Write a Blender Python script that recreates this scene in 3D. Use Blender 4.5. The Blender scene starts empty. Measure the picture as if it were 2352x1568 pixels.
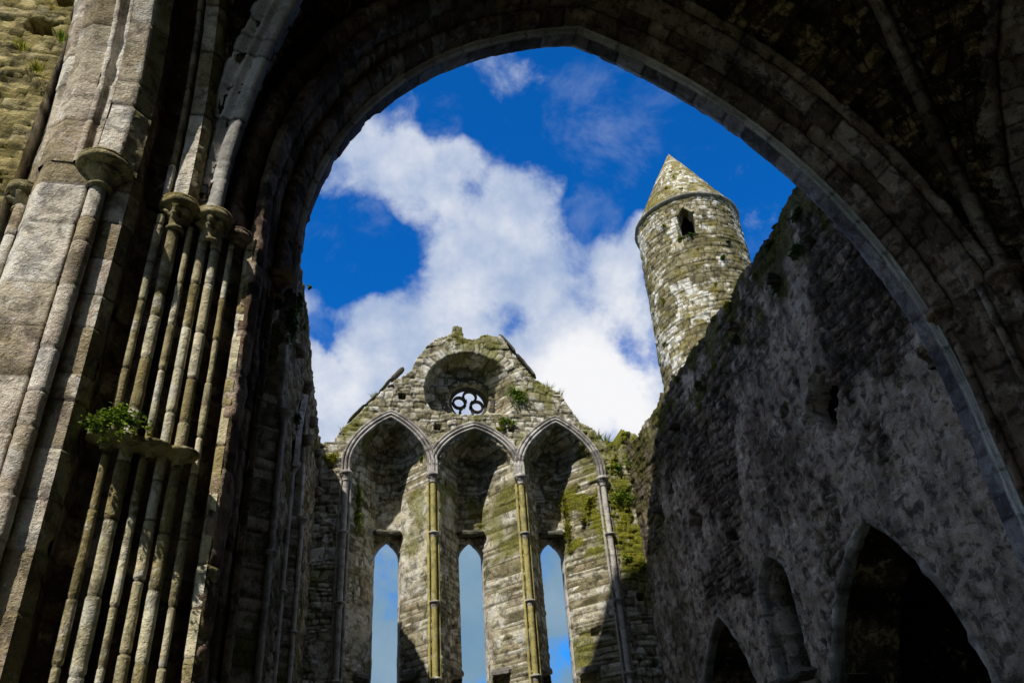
import bpy, math, random
import numpy as np
from mathutils import Vector, Matrix
sc = bpy.context.scene
PI = math.pi
random.seed(7)
RS = np.random.RandomState(11)

# ------------------------------------------------------------------ camera
CAM = Vector((0, 0, 1.6))
up = Vector((-221, 2794, -1829)).normalized()          # world Z seen from the camera
fw = Vector((0, 0, -1)); Yc = (fw - up * fw.dot(up)).normalized(); Xc = Yc.cross(up)
M = Matrix((Xc, Yc, up))
M = Matrix.Rotation(math.radians(-14), 3, 'Z') @ M
cd = bpy.data.cameras.new('camera'); co = bpy.data.objects.new('camera', cd)
sc.collection.objects.link(co); sc.camera = co
co.matrix_world = Matrix.Translation(CAM) @ M.to_4x4()
cd.sensor_width = 36; cd.lens = 36 * 1829 / 2352; cd.clip_end = 5000; cd.clip_start = .05

def ray(px, py):
    return (M @ Vector((px - 1176, -(py - 784), -1829))).normalized()

# ------------------------------------------------------------------ noise
def _h(a, b, c, seed):
    n = (a.astype(np.int64) * 73856093) ^ (b.astype(np.int64) * 19349663) ^ (c.astype(np.int64) * 83492791) ^ (seed * 2654435761 & 0x7fffffff)
    n = (n ^ (n >> 13)) * 1274126177 & 0x7fffffff
    n = (n ^ (n >> 15)) * 668265263 & 0x7fffffff
    return ((n ^ (n >> 12)) & 0xffff) / 65535.0
def vnoise(x, y, z, seed=0):
    xi, yi, zi = np.floor(x), np.floor(y), np.floor(z)
    fx, fy, fz = x - xi, y - yi, z - zi
    fx, fy, fz = [t * t * (3 - 2 * t) for t in (fx, fy, fz)]
    r = 0
    for i in (0, 1):
        for j in (0, 1):
            for k in (0, 1):
                r = r + _h(xi + i, yi + j, zi + k, seed) * (fx if i else 1 - fx) * (fy if j else 1 - fy) * (fz if k else 1 - fz)
    return r
def fbm(x, y, z=None, o=4, seed=0, g=.5):
    if z is None: z = np.zeros_like(x)
    s = 0; a = 1; t = 0
    for i in range(o):
        s = s + a * vnoise(x * 2**i + 17.3 * i, y * 2**i + 5.1 * i, z * 2**i, seed + i); t += a; a *= g
    return s / t
def sstep(a, b, x):
    t = np.clip((x - a) / (b - a), 0, 1); return t * t * (3 - 2 * t)
def hsh(a, b, seed): return _h(np.asarray(a), np.asarray(b), np.zeros_like(np.asarray(a)), seed)

def masonry(u, v, course=.14, length=.3, seed=0, warp=.06, joint=.018, jit=.7):
    """coursed stones: returns relief 0..1 edge mask and a random tone per stone"""
    v2 = v + warp * (fbm(u * .9, v * .9, seed=seed + 3, o=3) - .5) * 2
    u2 = u + warp * (fbm(u * 1.3, v * 1.3, seed=seed + 9, o=3) - .5) * 2
    kr = np.floor(v2 / course)
    def rb(k): return k + (hsh(k, k * 0 + 5, seed) - .5) * jit
    row = np.where(v2 / course < rb(kr), kr - 1, np.where(v2 / course >= rb(kr + 1), kr + 1, kr))
    dv = np.minimum(v2 / course - rb(row), rb(row + 1) - v2 / course) * course
    off = hsh(row, row * 0 + 9, seed) * 7
    uu = u2 / length + off
    kc = np.floor(uu)
    def cb(k): return k + (hsh(k, row, seed + 1) - .5) * jit
    col = np.where(uu < cb(kc), kc - 1, np.where(uu >= cb(kc + 1), kc + 1, kc))
    du = np.minimum(uu - cb(col), cb(col + 1) - uu) * length
    d = np.minimum(du, dv)
    edge = sstep(0, joint, d)
    return edge, hsh(col, row, seed + 2), hsh(col, row, seed + 4)

# ------------------------------------------------------------------ objects
def link(o, parent=None):
    sc.collection.objects.link(o)
    if parent is not None: o.parent = parent
    return o
def tag(o, label=None, cat=None, group=None, kind=None):
    if label: o['label'] = label
    if cat: o['category'] = cat
    if group: o['group'] = group
    if kind: o['kind'] = kind
    return o
def empty(name, loc, label, cat, group=None):
    o = bpy.data.objects.new(name, None); o.location = loc; o.empty_display_size = .2
    link(o); return tag(o, label, cat, group)
def mesh_obj(name, verts, faces, mat, parent=None, attrs=None, smooth=False):
    me = bpy.data.meshes.new(name)
    verts = np.asarray(verts, dtype=np.float64)
    if parent is not None: verts = verts - np.array(parent.location)
    if isinstance(faces, np.ndarray):
        n = len(faces); k = faces.shape[1]
        me.vertices.add(len(verts)); me.vertices.foreach_set('co', verts.astype(np.float32).ravel())
        me.loops.add(n * k); me.loops.foreach_set('vertex_index', faces.astype(np.int32).ravel())
        me.polygons.add(n); me.polygons.foreach_set('loop_start', np.arange(0, n * k, k, dtype=np.int32))
        me.update(calc_edges=True); me.validate()
    else:
        me.from_pydata([tuple(v) for v in verts], [], [tuple(f) for f in faces]); me.validate()
    if attrs:
        for k_, a in attrs.items():
            if len(a) == len(me.vertices):
                at = me.attributes.new(k_, 'FLOAT', 'POINT'); at.data.foreach_set('value', np.asarray(a, dtype=np.float32).ravel())
    if smooth: me.polygons.foreach_set('use_smooth', [True] * len(me.polygons))
    if mat: me.materials.append(mat)
    o = bpy.data.objects.new(name, me)
    return link(o, parent)

def grid(name, P, mat, parent=None, rel=None, tone=None, edge=None, keep=None, closed=False, flip=False, extr=None, smooth=False, moss=None):
    """P: (n,m,3) grid of points; rel displaces along the normal; keep is a per-cell mask; extr(P)->back points for a rim"""
    n, m = P.shape[:2]
    if rel is not None:
        if closed:
            du = np.roll(P, -1, 0) - np.roll(P, 1, 0)
        else:
            du = np.gradient(P, axis=0)
        dv = np.gradient(P, axis=1)
        N = np.cross(du, dv); N /= np.linalg.norm(N, axis=2, keepdims=True) + 1e-9
        if flip: N = -N
        P = P + N * rel[..., None]
    idx = np.arange(n * m).reshape(n, m)
    if closed: ii = np.vstack([idx, idx[:1]])
    else: ii = idx
    a, b, c, d = ii[:-1, :-1], ii[1:, :-1], ii[1:, 1:], ii[:-1, 1:]
    F = np.stack([a, b, c, d], -1)
    if flip: F = F[..., ::-1]
    K = np.ones(a.shape, bool) if keep is None else keep
    faces = F[K]
    V = P.reshape(-1, 3)
    at = {'tone': (tone if tone is not None else np.full((n, m), .5)).ravel(),
          'edge': (edge if edge is not None else np.ones((n, m))).ravel(),
          'moss': (moss if moss is not None else np.zeros((n, m))).ravel()}
    if extr is not None:
        Kp = np.pad(K, 1)
        rim = []
        core = Kp[1:-1, 1:-1]
        for (di, dj, e0, e1) in ((-1, 0, 'd', 'a'), (1, 0, 'b', 'c'), (0, -1, 'a', 'b'), (0, 1, 'c', 'd')):
            nb = Kp[1 + di:Kp.shape[0] - 1 + di, 1 + dj:Kp.shape[1] - 1 + dj]
            sel = core & ~nb
            A = dict(a=a, b=b, c=c, d=d)
            rim.append(np.stack([A[e1][sel], A[e0][sel]], -1) if not flip else np.stack([A[e0][sel], A[e1][sel]], -1))
        rim = np.vstack(rim)
        B = extr(V); nv = len(V)
        V = np.vstack([V, B])
        faces = np.vstack([faces, np.stack([rim[:, 0], rim[:, 1], rim[:, 1] + nv, rim[:, 0] + nv], -1)])
        at = {k_: np.concatenate([v_, v_]) for k_, v_ in at.items()}
    used = np.zeros(len(V), bool); used[faces.ravel()] = True
    mp = np.cumsum(used) - 1
    faces = mp[faces]; V = V[used]; at = {k_: v_[used] for k_, v_ in at.items()}
    return mesh_obj(name, V, faces.astype(np.int32), mat, parent, at, smooth)

def resample(pts, step, closed=False):
    pts = np.asarray(pts, float); out = [pts[0]]
    for a, b in zip(pts[:-1], pts[1:]):
        L = np.linalg.norm(b - a); k = max(1, int(round(L / step)))
        for i in range(1, k + 1): out.append(a + (b - a) * i / k)
    return np.array(out)

def sweep(name, path, rdir, ddir, prof, mat, parent=None, prof2=None, step=.04, block=.42, seed=0, rough=.012, chip=.03, smooth=False, joint=.02, flip=False, tonef=None):
    """path (n,3); rdir (n,3) outward direction, ddir (3,) depth direction; prof [(r,d)] ; prof2 the profile at the path end"""
    pr = resample(prof, step)
    if prof2 is not None:
        t = np.linspace(0, 1, 2)
        pr2 = []
        p1 = np.asarray(prof, float); p2 = np.asarray(prof2, float)
        out = [p2[0]]
        for i in range(len(p1) - 1):
            k = max(1, int(round(np.linalg.norm(p1[i + 1] - p1[i]) / step)))
            for j in range(1, k + 1): out.append(p2[i] + (p2[i + 1] - p2[i]) * j / k)
        pr2 = np.array(out)
    else: pr2 = pr
    n = len(path); m = len(pr)
    L = np.concatenate([[0], np.cumsum(np.linalg.norm(np.diff(path, axis=0), axis=1))])
    s = np.arange(n) / (n - 1)
    R = pr[None, :, 0] * (1 - s[:, None]) + pr2[None, :, 0] * s[:, None]
    D = pr[None, :, 1] * (1 - s[:, None]) + pr2[None, :, 1] * s[:, None]
    P = path[:, None, :] + rdir[:, None, :] * R[..., None] + np.asarray(ddir)[None, None, :] * D[..., None]
    V = np.repeat(L[:, None], m, 1)
    k = V / block; kc = np.floor(k)
    def cb(q): return q + (hsh(q, q * 0 + 3, seed) - .5) * .5
    col = np.where(k < cb(kc), kc - 1, np.where(k >= cb(kc + 1), kc + 1, kc))
    d = np.minimum(k - cb(col), cb(col + 1) - k) * block
    edge = sstep(0, joint, d + .006 * (vnoise(P[..., 0] * 20, P[..., 1] * 20, P[..., 2] * 20, seed) - .5))
    tone = hsh(col, col * 0 + 1, seed + 5)
    nz = fbm(P[..., 0] * 6, P[..., 1] * 6, P[..., 2] * 6, o=4, seed=seed)
    ch = sstep(.58, .75, fbm(P[..., 0] * 4 + 9, P[..., 1] * 4, P[..., 2] * 4, o=3, seed=seed + 31))
    wear = np.zeros((n, m)) + (tone > .72)
    rel = (nz - .5) * rough * (1 + 2 * wear) + (edge - 1) * .012 - ch * chip + (hsh(col, col * 0 + 7, seed) - .5) * .008
    return grid(name, P, mat, parent, rel=rel, tone=tone, edge=edge, flip=flip, smooth=smooth)

def boxes_mesh(name, blist, mat, parent=None, jitter=.0, bev=.012):
    """rough-cut stone slabs: each (center, size, rotation Matrix or None) as a subdivided, noise-worn block"""
    V = []; F = []; tn = []
    for bi, (c, s, rot) in enumerate(blist):
        n = [max(2, min(14, int(s[i] / .08))) for i in range(3)]
        base = len(V); cache = {}
        def vid(i, j, k):
            key = (i, j, k)
            if key not in cache:
                p = np.array([(i / n[0] - .5) * s[0], (j / n[1] - .5) * s[1], (k / n[2] - .5) * s[2]])
                q = p.copy(); cnt = sum(1 for a_, b_ in zip((i, j, k), n) if a_ in (0, b_))
                if cnt >= 2: q = q * (1 - bev / max(.05, min(s)) * (cnt - 1))
                w = Vector(q)
                if rot is not None: w = rot @ w
                w = w + Vector(c)
                nn = [float(vnoise(np.array([w[0] * 7 + a_]), np.array([w[1] * 7]), np.array([w[2] * 7]), 5)[0]) - .5 for a_ in (0, 40, 80)]
                w = w + Vector(nn) * jitter
                cache[key] = len(V); V.append(tuple(w)); tn.append(bi * .37 % 1)
            return cache[key]
        for ax in range(3):
            u, v = (ax + 1) % 3, (ax + 2) % 3
            for side in (0, n[ax]):
                for a_ in range(n[u]):
                    for b_ in range(n[v]):
                        def mk(x, y):
                            t = [0, 0, 0]; t[ax] = side; t[u] = x; t[v] = y; return vid(*t)
                        q = [mk(a_, b_), mk(a_ + 1, b_), mk(a_ + 1, b_ + 1), mk(a_, b_ + 1)]
                        F.append(q if side else q[::-1])
    return mesh_obj(name, V, F, mat, parent, {'tone': tn, 'edge': [1.] * len(V), 'moss': [0.] * len(V)})

def lathe(name, c, prof, mat, parent=None, seg=20, a0=0, a1=2 * PI, rough=.006, lobes=0, lobe_amp=0, lobe_band=None, tilt=None, seed=1, tone=.5, smooth=True):
    """turned stone: prof [(radius, z)] about a vertical axis through c"""
    pr = resample(prof, .025)
    th = np.linspace(a0, a1, seg + 1)[:-1] if abs(a1 - a0 - 2 * PI) < 1e-6 else np.linspace(a0, a1, seg + 1)
    T, R = np.meshgrid(th, pr[:, 0], indexing='ij'); _, Z = np.meshgrid(th, pr[:, 1], indexing='ij')
    if lobes:
        w = sstep(lobe_band[0], lobe_band[0] + .03, Z) * (1 - sstep(lobe_band[1] - .03, lobe_band[1], Z))
        R = R + lobe_amp * w * (np.abs(np.sin(T * lobes / 2)) - .3 + .5 * np.sin(Z * 70 + T * 3))
    P = np.stack([c[0] + R * np.cos(T), c[1] + R * np.sin(T), c[2] + Z], -1)
    nz = fbm(P[..., 0] * 12, P[..., 1] * 12, P[..., 2] * 12, o=3, seed=seed) - .5
    return grid(name, P, mat, parent, rel=nz * rough * 2, tone=np.full(R.shape, tone), closed=abs(a1 - a0 - 2 * PI) < 1e-6, smooth=smooth)

# ------------------------------------------------------------------ materials
class NT:
    def __init__(s, nt): s.t = nt; s.n = nt.nodes; s.l = nt.links
    def node(s, typ, ins=None, **kw):
        n = s.n.new(typ)
        for k, v in kw.items(): setattr(n, k, v)
        for k, v in (ins or {}).items():
            if isinstance(v, bpy.types.NodeSocket): s.l.new(v, n.inputs[k])
            else: n.inputs[k].default_value = v
        return n
    def math(s, op, a, b=0., c=0., clamp=False):
        return s.node('ShaderNodeMath', {0: a, 1: b, 2: c}, operation=op, use_clamp=clamp).outputs[0]
    def mix(s, f, a, b, mode='MIX'):
        n = s.node('ShaderNodeMix', {0: f, 6: a, 7: b}, data_type='RGBA', blend_type=mode); return n.outputs[2]
    def ramp(s, f, lo, hi):
        return s.node('ShaderNodeMapRange', {0: f, 1: lo, 2: hi}, interpolation_type='SMOOTHSTEP').outputs[0]
    def noise(s, vec, scale, detail=5, rough=.55, dist=0.):
        return s.node('ShaderNodeTexNoise', {'Vector': vec, 'Scale': scale, 'Detail': detail, 'Roughness': rough, 'Distortion': dist}).outputs[0]
def col(c): return (c[0], c[1], c[2], 1)
def new_mat(name):
    m = bpy.data.materials.new(name); m.use_nodes = True; m.node_tree.nodes.clear(); return m, NT(m.node_tree)

def stone(name, A, B, mortar, light=None, lightamt=.3, moss=(.10, .11, .012), mossamt=.3, dark=.5, bump=.5, stain=.35, pink=None, scale=1., orange=.0, streak=.0, lw=.13):
    m, t = new_mat(name)
    geo = t.node('ShaderNodeNewGeometry')
    P = geo.outputs['Position']
    P1 = t.node('ShaderNodeVectorMath', {0: P, 1: (scale,) * 3}, operation='MULTIPLY').outputs[0]
    tone = t.node('ShaderNodeAttribute', attribute_name='tone').outputs['Fac']
    edge = t.node('ShaderNodeAttribute', attribute_name='edge').outputs['Fac']
    am = t.node('ShaderNodeAttribute', attribute_name='moss').outputs['Fac']
    big = t.noise(P1, .9, 3, .6); med = t.noise(P1, 5., 5, .68, .4); fine = t.noise(P1, 34, 4, .75, .3)
    f0 = t.ramp(t.math('ADD', t.math('MULTIPLY', tone, .85), t.math('MULTIPLY', med, .5)), .25, 1.0)
    c = t.mix(f0, col(A), col(B))
    if pink is not None:
        c = t.mix(t.math('MULTIPLY', t.ramp(t.noise(P1, 2.1, 4, .6), .5, .66), .7), c, col(pink))
    if light is not None:
        lf = t.math('MULTIPLY', t.ramp(t.math('ADD', t.noise(P1, 3.2, 5, .72, .5), t.math('MULTIPLY', tone, lw)), .60 + (lw - .13) * .62, .68 + (lw - .13) * .62), lightamt)
        c = t.mix(lf, c, col(light))
        ls = t.math('MULTIPLY', t.ramp(t.noise(P1, 17., 4, .6, 1.), .62, .68), lightamt * .8)
        c = t.mix(ls, c, col(light))
    if orange:
        of = t.math('MULTIPLY', t.ramp(t.noise(P1, 6.3, 5, .7), .60, .72), orange)
        c = t.mix(of, c, (.30, .155, .02, 1))
    # dark weathering and grain
    c = t.mix(t.math('MULTIPLY', t.ramp(med, .52, .38), dark), c, t.mix(.72, c, (.012, .012, .016, 1)))
    c = t.mix(1., c, t.node('ShaderNodeCombineColor', {0: t.math('ADD', t.math('MULTIPLY', fine, 1.1), .45), 1: t.math('ADD', t.math('MULTIPLY', fine, 1.1), .45), 2: t.math('ADD', t.math('MULTIPLY', fine, 1.1), .45)}).outputs[0], 'MULTIPLY')
    if streak:
        sv = t.node('ShaderNodeVectorMath', {0: P1, 1: (3.0, 3.0, .6)}, operation='MULTIPLY').outputs[0]
        sn = t.noise(sv, 1., 6, .7, .3)
        c = t.mix(t.math('MULTIPLY', t.ramp(sn, .44, .60), streak), c, t.mix(.8, c, (.010, .010, .013, 1)))
    # moss: patches, joints, upward faces
    up_ = t.math('MAXIMUM', t.node('ShaderNodeSeparateXYZ', {0: geo.outputs['Normal']}).outputs[2], 0.)
    mf = t.math('ADD', t.math('MULTIPLY', t.noise(P1, 1.5, 5, .72, .3), 1.), t.math('MULTIPLY', up_, .22))
    mf = t.math('ADD', mf, t.math('MULTIPLY', t.math('SUBTRACT', 1., edge), .07))
    mm = t.math('MULTIPLY', t.ramp(mf, .66 - .22 * mossamt, .84 - .22 * mossamt), min(1, .35 + mossamt) if mossamt > 0 else 0.)
    mm = t.math('MAXIMUM', mm, am, clamp=True)
    mc = t.mix(t.ramp(t.noise(P1, 26, 4, .6), .35, .68), (moss[0] * .45, moss[1] * .5, moss[2], 1), (moss[0] * 1.7, moss[1] * 1.45, moss[2] * 1.5, 1))
    c = t.mix(mm, c, mc)
    ef = t.math('MULTIPLY', t.math('SUBTRACT', 1., edge), .85)
    c = t.mix(ef, c, t.mix(t.math('MULTIPLY', mm, .6), col(mortar), mc))
    if stain: c = t.mix(t.math('MULTIPLY', t.ramp(big, .52, .36), stain), c, t.mix(.6, c, (.01, .01, .012, 1)))
    h = t.math('ADD', t.math('MULTIPLY', fine, .7), t.math('MULTIPLY', med, 1.6))
    pit = t.node('ShaderNodeTexVoronoi', {'Vector': P1, 'Scale': 26.}).outputs['Distance']
    h = t.math('ADD', h, t.math('MULTIPLY', t.ramp(pit, .0, .3), .25))
    bp = t.node('ShaderNodeBump', {'Height': h, 'Strength': bump, 'Distance': .03}).outputs[0]
    bs = t.node('ShaderNodeBsdfPrincipled', {'Base Color': c, 'Roughness': .93, 'Specular IOR Level': .15, 'Normal': bp})
    o = t.node('ShaderNodeOutputMaterial', {0: bs.outputs[0]})
    return m

M_pier = stone('weathered_limestone', (.38, .31, .19), (.84, .77, .66), (.07, .055, .035), light=(.86, .83, .79), lightamt=.6, mossamt=.14, moss=(.20, .17, .02), dark=.68, bump=1.2, stain=.25, pink=(.60, .49, .41), orange=.45, streak=.12)
M_chamf = stone('lichened_limestone', (.18, .155, .07), (.44, .38, .21), (.05, .04, .02), light=(.66, .62, .48), lightamt=.35, mossamt=.4, moss=(.20, .18, .015), dark=.8, bump=1.1, stain=.25, orange=.6)
M_fine = stone('ochre_shaft_stone', (.38, .32, .15), (.82, .76, .55), (.05, .04, .02), light=(.84, .82, .76), lightamt=.6, mossamt=.22, moss=(.24, .23, .03), dark=.65, bump=.9, stain=.3, orange=.6, streak=.2)
M_arch = stone('shaded_arch_stone', (.13, .09, .058), (.37, .28, .21), (.02, .015, .01), light=(.58, .49, .41), lightamt=.6, mossamt=.10, dark=.95, bump=1., stain=.6, pink=(.24, .15, .11))  # dark tone carries the shade of arches, hollows and pier recesses
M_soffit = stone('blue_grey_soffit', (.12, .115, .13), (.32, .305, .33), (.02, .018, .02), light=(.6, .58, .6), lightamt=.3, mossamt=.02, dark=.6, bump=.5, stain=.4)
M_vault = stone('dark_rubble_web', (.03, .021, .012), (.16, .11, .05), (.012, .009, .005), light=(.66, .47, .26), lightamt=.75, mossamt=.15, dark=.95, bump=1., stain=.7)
M_gable = stone('olive_rubble', (.25, .225, .13), (.66, .62, .48), (.09, .08, .04), light=(.84, .83, .78), lightamt=.8, mossamt=.2, moss=(.18, .20, .015), dark=.85, bump=1.1, stain=.3, orange=.4, pink=(.46, .38, .27), lw=.25)
M_dress = stone('dressed_grey_limestone', (.27, .25, .235), (.55, .52, .49), (.06, .055, .05), light=(.72, .70, .67), lightamt=.4, mossamt=.15, dark=.55, bump=.5, stain=.25)
M_edge = stone('pale_thin_moulding', (.55, .54, .54), (.80, .79, .79), (.2, .2, .2), light=(.85, .85, .85), lightamt=.5, mossamt=0., dark=.3, bump=.3, stain=.1)
M_shaft = stone('lichened_shaft', (.30, .27, .10), (.60, .53, .20), (.08, .08, .03), light=(.70, .70, .6), lightamt=.3, mossamt=.3, moss=(.27, .23, .02), dark=.5, bump=.5, stain=.2)
M_tower = stone('tower_stone', (.19, .165, .085), (.46, .41, .27), (.04, .038, .012), light=(.90, .90, .88), lightamt=.85, mossamt=.42, moss=(.20, .18, .015), dark=.85, bump=1.1, stain=.35, orange=.5, lw=.22)
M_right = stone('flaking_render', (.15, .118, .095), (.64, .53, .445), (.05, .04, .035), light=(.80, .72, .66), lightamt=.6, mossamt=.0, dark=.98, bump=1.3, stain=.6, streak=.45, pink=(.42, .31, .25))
M_nave = stone('mossy_rubble', (.20, .17, .06), (.48, .40, .18), (.05, .045, .015), light=(.60, .54, .38), lightamt=.4, mossamt=.45, moss=(.24, .20, .012), dark=.75, bump=1.1, stain=.1, orange=.9)
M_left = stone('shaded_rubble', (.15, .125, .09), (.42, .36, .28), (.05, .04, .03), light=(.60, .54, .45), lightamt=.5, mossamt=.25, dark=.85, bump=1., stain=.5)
M_rib = stone('rib_stone', (.30, .29, .28), (.58, .57, .55), (.05, .05, .045), light=(.70, .70, .69), lightamt=.4, mossamt=.05, dark=.4, bump=.5, stain=.2)
M_slate = stone('coping_slab', (.14, .135, .11), (.36, .35, .30), (.05, .05, .05), light=(.5, .5, .45), lightamt=.3, mossamt=.3, dark=.5, bump=.5)

def leaf_mat(name, a, b):
    m, t = new_mat(name)
    oi = t.node('ShaderNodeNewGeometry')
    n = t.noise(oi.outputs['Position'], 9, 4, .6)
    c = t.mix(t.ramp(t.math('ADD', t.math('MULTIPLY', n, .7), t.math('MULTIPLY', oi.outputs['Random Per Island'], .35)), .3, .8), col(a), col(b))
    d = t.node('ShaderNodeBsdfPrincipled', {'Base Color': c, 'Roughness': .6, 'Specular IOR Level': .3})
    tr = t.node('ShaderNodeBsdfTranslucent', {'Color': c})
    mx = t.node('ShaderNodeMixShader', {0: .3, 1: d.outputs[0], 2: tr.outputs[0]})
    t.node('ShaderNodeOutputMaterial', {0: mx.outputs[0]}); return m
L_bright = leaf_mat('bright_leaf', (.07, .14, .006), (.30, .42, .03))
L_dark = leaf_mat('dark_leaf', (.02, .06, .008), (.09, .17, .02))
L_yell = leaf_mat('yellow_moss', (.18, .19, .008), (.46, .46, .04))
L_stem = leaf_mat('dry_stem', (.05, .04, .02), (.14, .11, .05))

# ------------------------------------------------------------------ plants
def foliage(name, label, cat, pos, rad, count, leaf, mat, nrm=(0, -1, 0), droop=.3, parent=None, group=None, seed=0, stems=True, flat=(1, 1, 1)):
    r = random.Random(seed * 13 + int(abs(pos[0] * 100 + pos[2] * 31)))
    V = []; F = []; SV = []; SF = []
    n = Vector(nrm).normalized(); p0 = Vector(pos)
    nb = max(3, count // 18)
    for b in range(nb):
        d = Vector((r.gauss(0, 1) * flat[0], r.gauss(0, 1) * flat[1], r.gauss(0, 1) * flat[2])).normalized()
        if d.dot(n) < 0: d = d - 1.6 * n * d.dot(n)
        L = rad * (.35 + .75 * r.random())
        tip = Vector((d.x * L * flat[0], d.y * L * flat[1], d.z * L * flat[2])) + Vector((0, 0, -droop * L * r.random()))
        mid = tip * .5 + Vector((0, 0, .12 * L))
        pts = [p0 + Vector((r.gauss(0, .08) * rad * flat[0], 0, r.gauss(0, .08) * rad * flat[2])), p0 + mid, p0 + tip]
        if stems:
            for q0, q1 in zip(pts[:-1], pts[1:]):
                w = leaf * .07; s = (q1 - q0).cross(Vector((.3, .5, .8))).normalized() * w; s2 = (q1 - q0).cross(s).normalized() * w
                i = len(SV); SV += [q0 + s, q0 - s * .5 + s2, q0 - s * .5 - s2, q1 + s * .7, q1 - s * .35 + s2 * .7, q1 - s * .35 - s2 * .7]
                SF += [(i, i + 1, i + 4, i + 3), (i + 1, i + 2, i + 5, i + 4), (i + 2, i, i + 3, i + 5)]
        for k in range(count // nb):
            t = .15 + .85 * r.random() ** .7
            c = pts[0].lerp(pts[1], t * 2) if t < .5 else pts[1].lerp(pts[2], t * 2 - 1)
            c = c + Vector((r.gauss(0, 1), r.gauss(0, 1), r.gauss(0, 1))) * rad * .09
            a = Vector((r.gauss(0, 1), r.gauss(0, 1), r.gauss(0, .6) - droop)).normalized()
            bb = a.cross(Vector((r.random() - .5, r.random() - .5, 1))).normalized()
            ll = leaf * (.6 + .8 * r.random()); ww = ll * (.28 + .2 * r.random())
            up2 = a.cross(bb) * ll * .12
            i = len(V)
            V += [c, c + a * ll * .35 + bb * ww + up2, c + a * ll * .75 + bb * ww * .7, c + a * ll, c + a * ll * .75 - bb * ww * .7, c + a * ll * .35 - bb * ww + up2, c + a * ll * .5 - up2]
            F += [(i, i + 1, i + 6), (i + 1, i + 2, i + 6), (i + 2, i + 3, i + 6), (i + 3, i + 4, i + 6), (i + 4, i + 5, i + 6), (i + 5, i, i + 6)]
    if stems:
        e = empty(name, pos, label, cat, group)
        mesh_obj('leaves', V, F, mat, e); mesh_obj('stem', SV, SF, L_stem, e)
        return e
    o = mesh_obj(name, V, F, mat); tag(o, label, cat, group); return o

def tuft(name, label, pos, h, count, mat, seed=0, lean=(0, 0, 0), spread=.5, cat='grass', group=None):
    r = random.Random(seed + int(abs(pos[0]) * 77)); V = []; F = []
    for k in range(count):
        a = r.random() * 2 * PI; b = Vector(pos) + Vector((math.cos(a), math.sin(a), 0)) * r.random() * h * spread
        d = Vector((math.cos(a) * .6 * r.random(), math.sin(a) * .6 * r.random(), 1)) + Vector(lean)
        L = h * (.4 + .7 * r.random()); w = .006 + h * .012; s = Vector((-math.sin(a), math.cos(a), 0)) * w
        m_ = b + d * L * .55; t_ = b + d * L + Vector((math.cos(a), math.sin(a), -.5)) * L * .3
        i = len(V); V += [b - s, b + s, m_ + s * .8, m_ - s * .8, t_]; F += [(i, i + 1, i + 2, i + 3), (i + 3, i + 2, i + 4)]
    o = mesh_obj(name, V, F, mat); return tag(o, label, cat, group)

# ================================================================== GROUND
def gm():
    m, t = new_mat('worn_grass_and_gravel')
    P = t.node('ShaderNodeNewGeometry').outputs['Position']
    c = t.mix(t.ramp(t.noise(P, .6, 6, .7), .4, .6), (.05, .075, .02, 1), (.16, .145, .12, 1))
    c = t.mix(t.math('MULTIPLY', t.noise(P, 12, 5, .7), .6), c, (.03, .04, .015, 1))
    b = t.node('ShaderNodeBsdfPrincipled', {'Base Color': c, 'Roughness': .95, 'Normal': t.node('ShaderNodeBump', {'Height': t.noise(P, 20, 5, .7), 'Strength': .6}).outputs[0]})
    t.node('ShaderNodeOutputMaterial', {0: b.outputs[0]}); return m
tag(mesh_obj('ground', [(-1500, -1500, 0), (1500, -1500, 0), (1500, 1500, 0), (-1500, 1500, 0)], [(0, 1, 2, 3)], gm()), kind='structure')

# ================================================================== GABLE WALL
GY = 20.
gw = empty('transept_gable_wall', (4, GY, 0), 'tall roofless gable wall with three lancet windows and a round rose window at its top', 'wall')
OUT = [(-1.3, 11.35), (-.56, 11.43), (-.22, 11.55), (.16, 12.1), (.97, 12.95), (1.39, 13.52), (1.64, 13.62), (1.7, 13.6), (1.89, 13.84), (2.02, 14.22), (2.3, 14.7), (2.61, 15.0), (3.08, 15.14), (3.13, 15.2), (3.15, 15.44), (3.45, 15.48), (3.48, 15.05), (3.95, 15.1), (4.07, 15.2), (4.64, 15.2), (5.14, 14.42), (5.63, 13.7), (5.88, 13.55), (6.39, 13.2), (6.6, 12.8), (6.89, 12.31), (7.27, 12.11), (7.37, 11.83), (7.81, 11.6), (7.86, 11.25), (8.02, 11.3), (8.05, 12.02), (8.5, 12.07), (8.6, 11.9), (10.2, 11.9)]
BAYS = [(1.34, 1.36, 12.24), (3.69, 3.64, 11.97), (6.10, 5.93, 12.26)]
def arch_z(x, cx, hw, zs, za):
    rise = za - zs; R = (hw * hw + rise * rise) / (2 * hw)
    d = np.abs(x - cx); q = R * R - (R - hw + d) ** 2
    return np.where(d < hw, zs + .74 * np.sqrt(np.maximum(q, 0)) + .26 * rise * (1 - d / hw), -99.)
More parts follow.
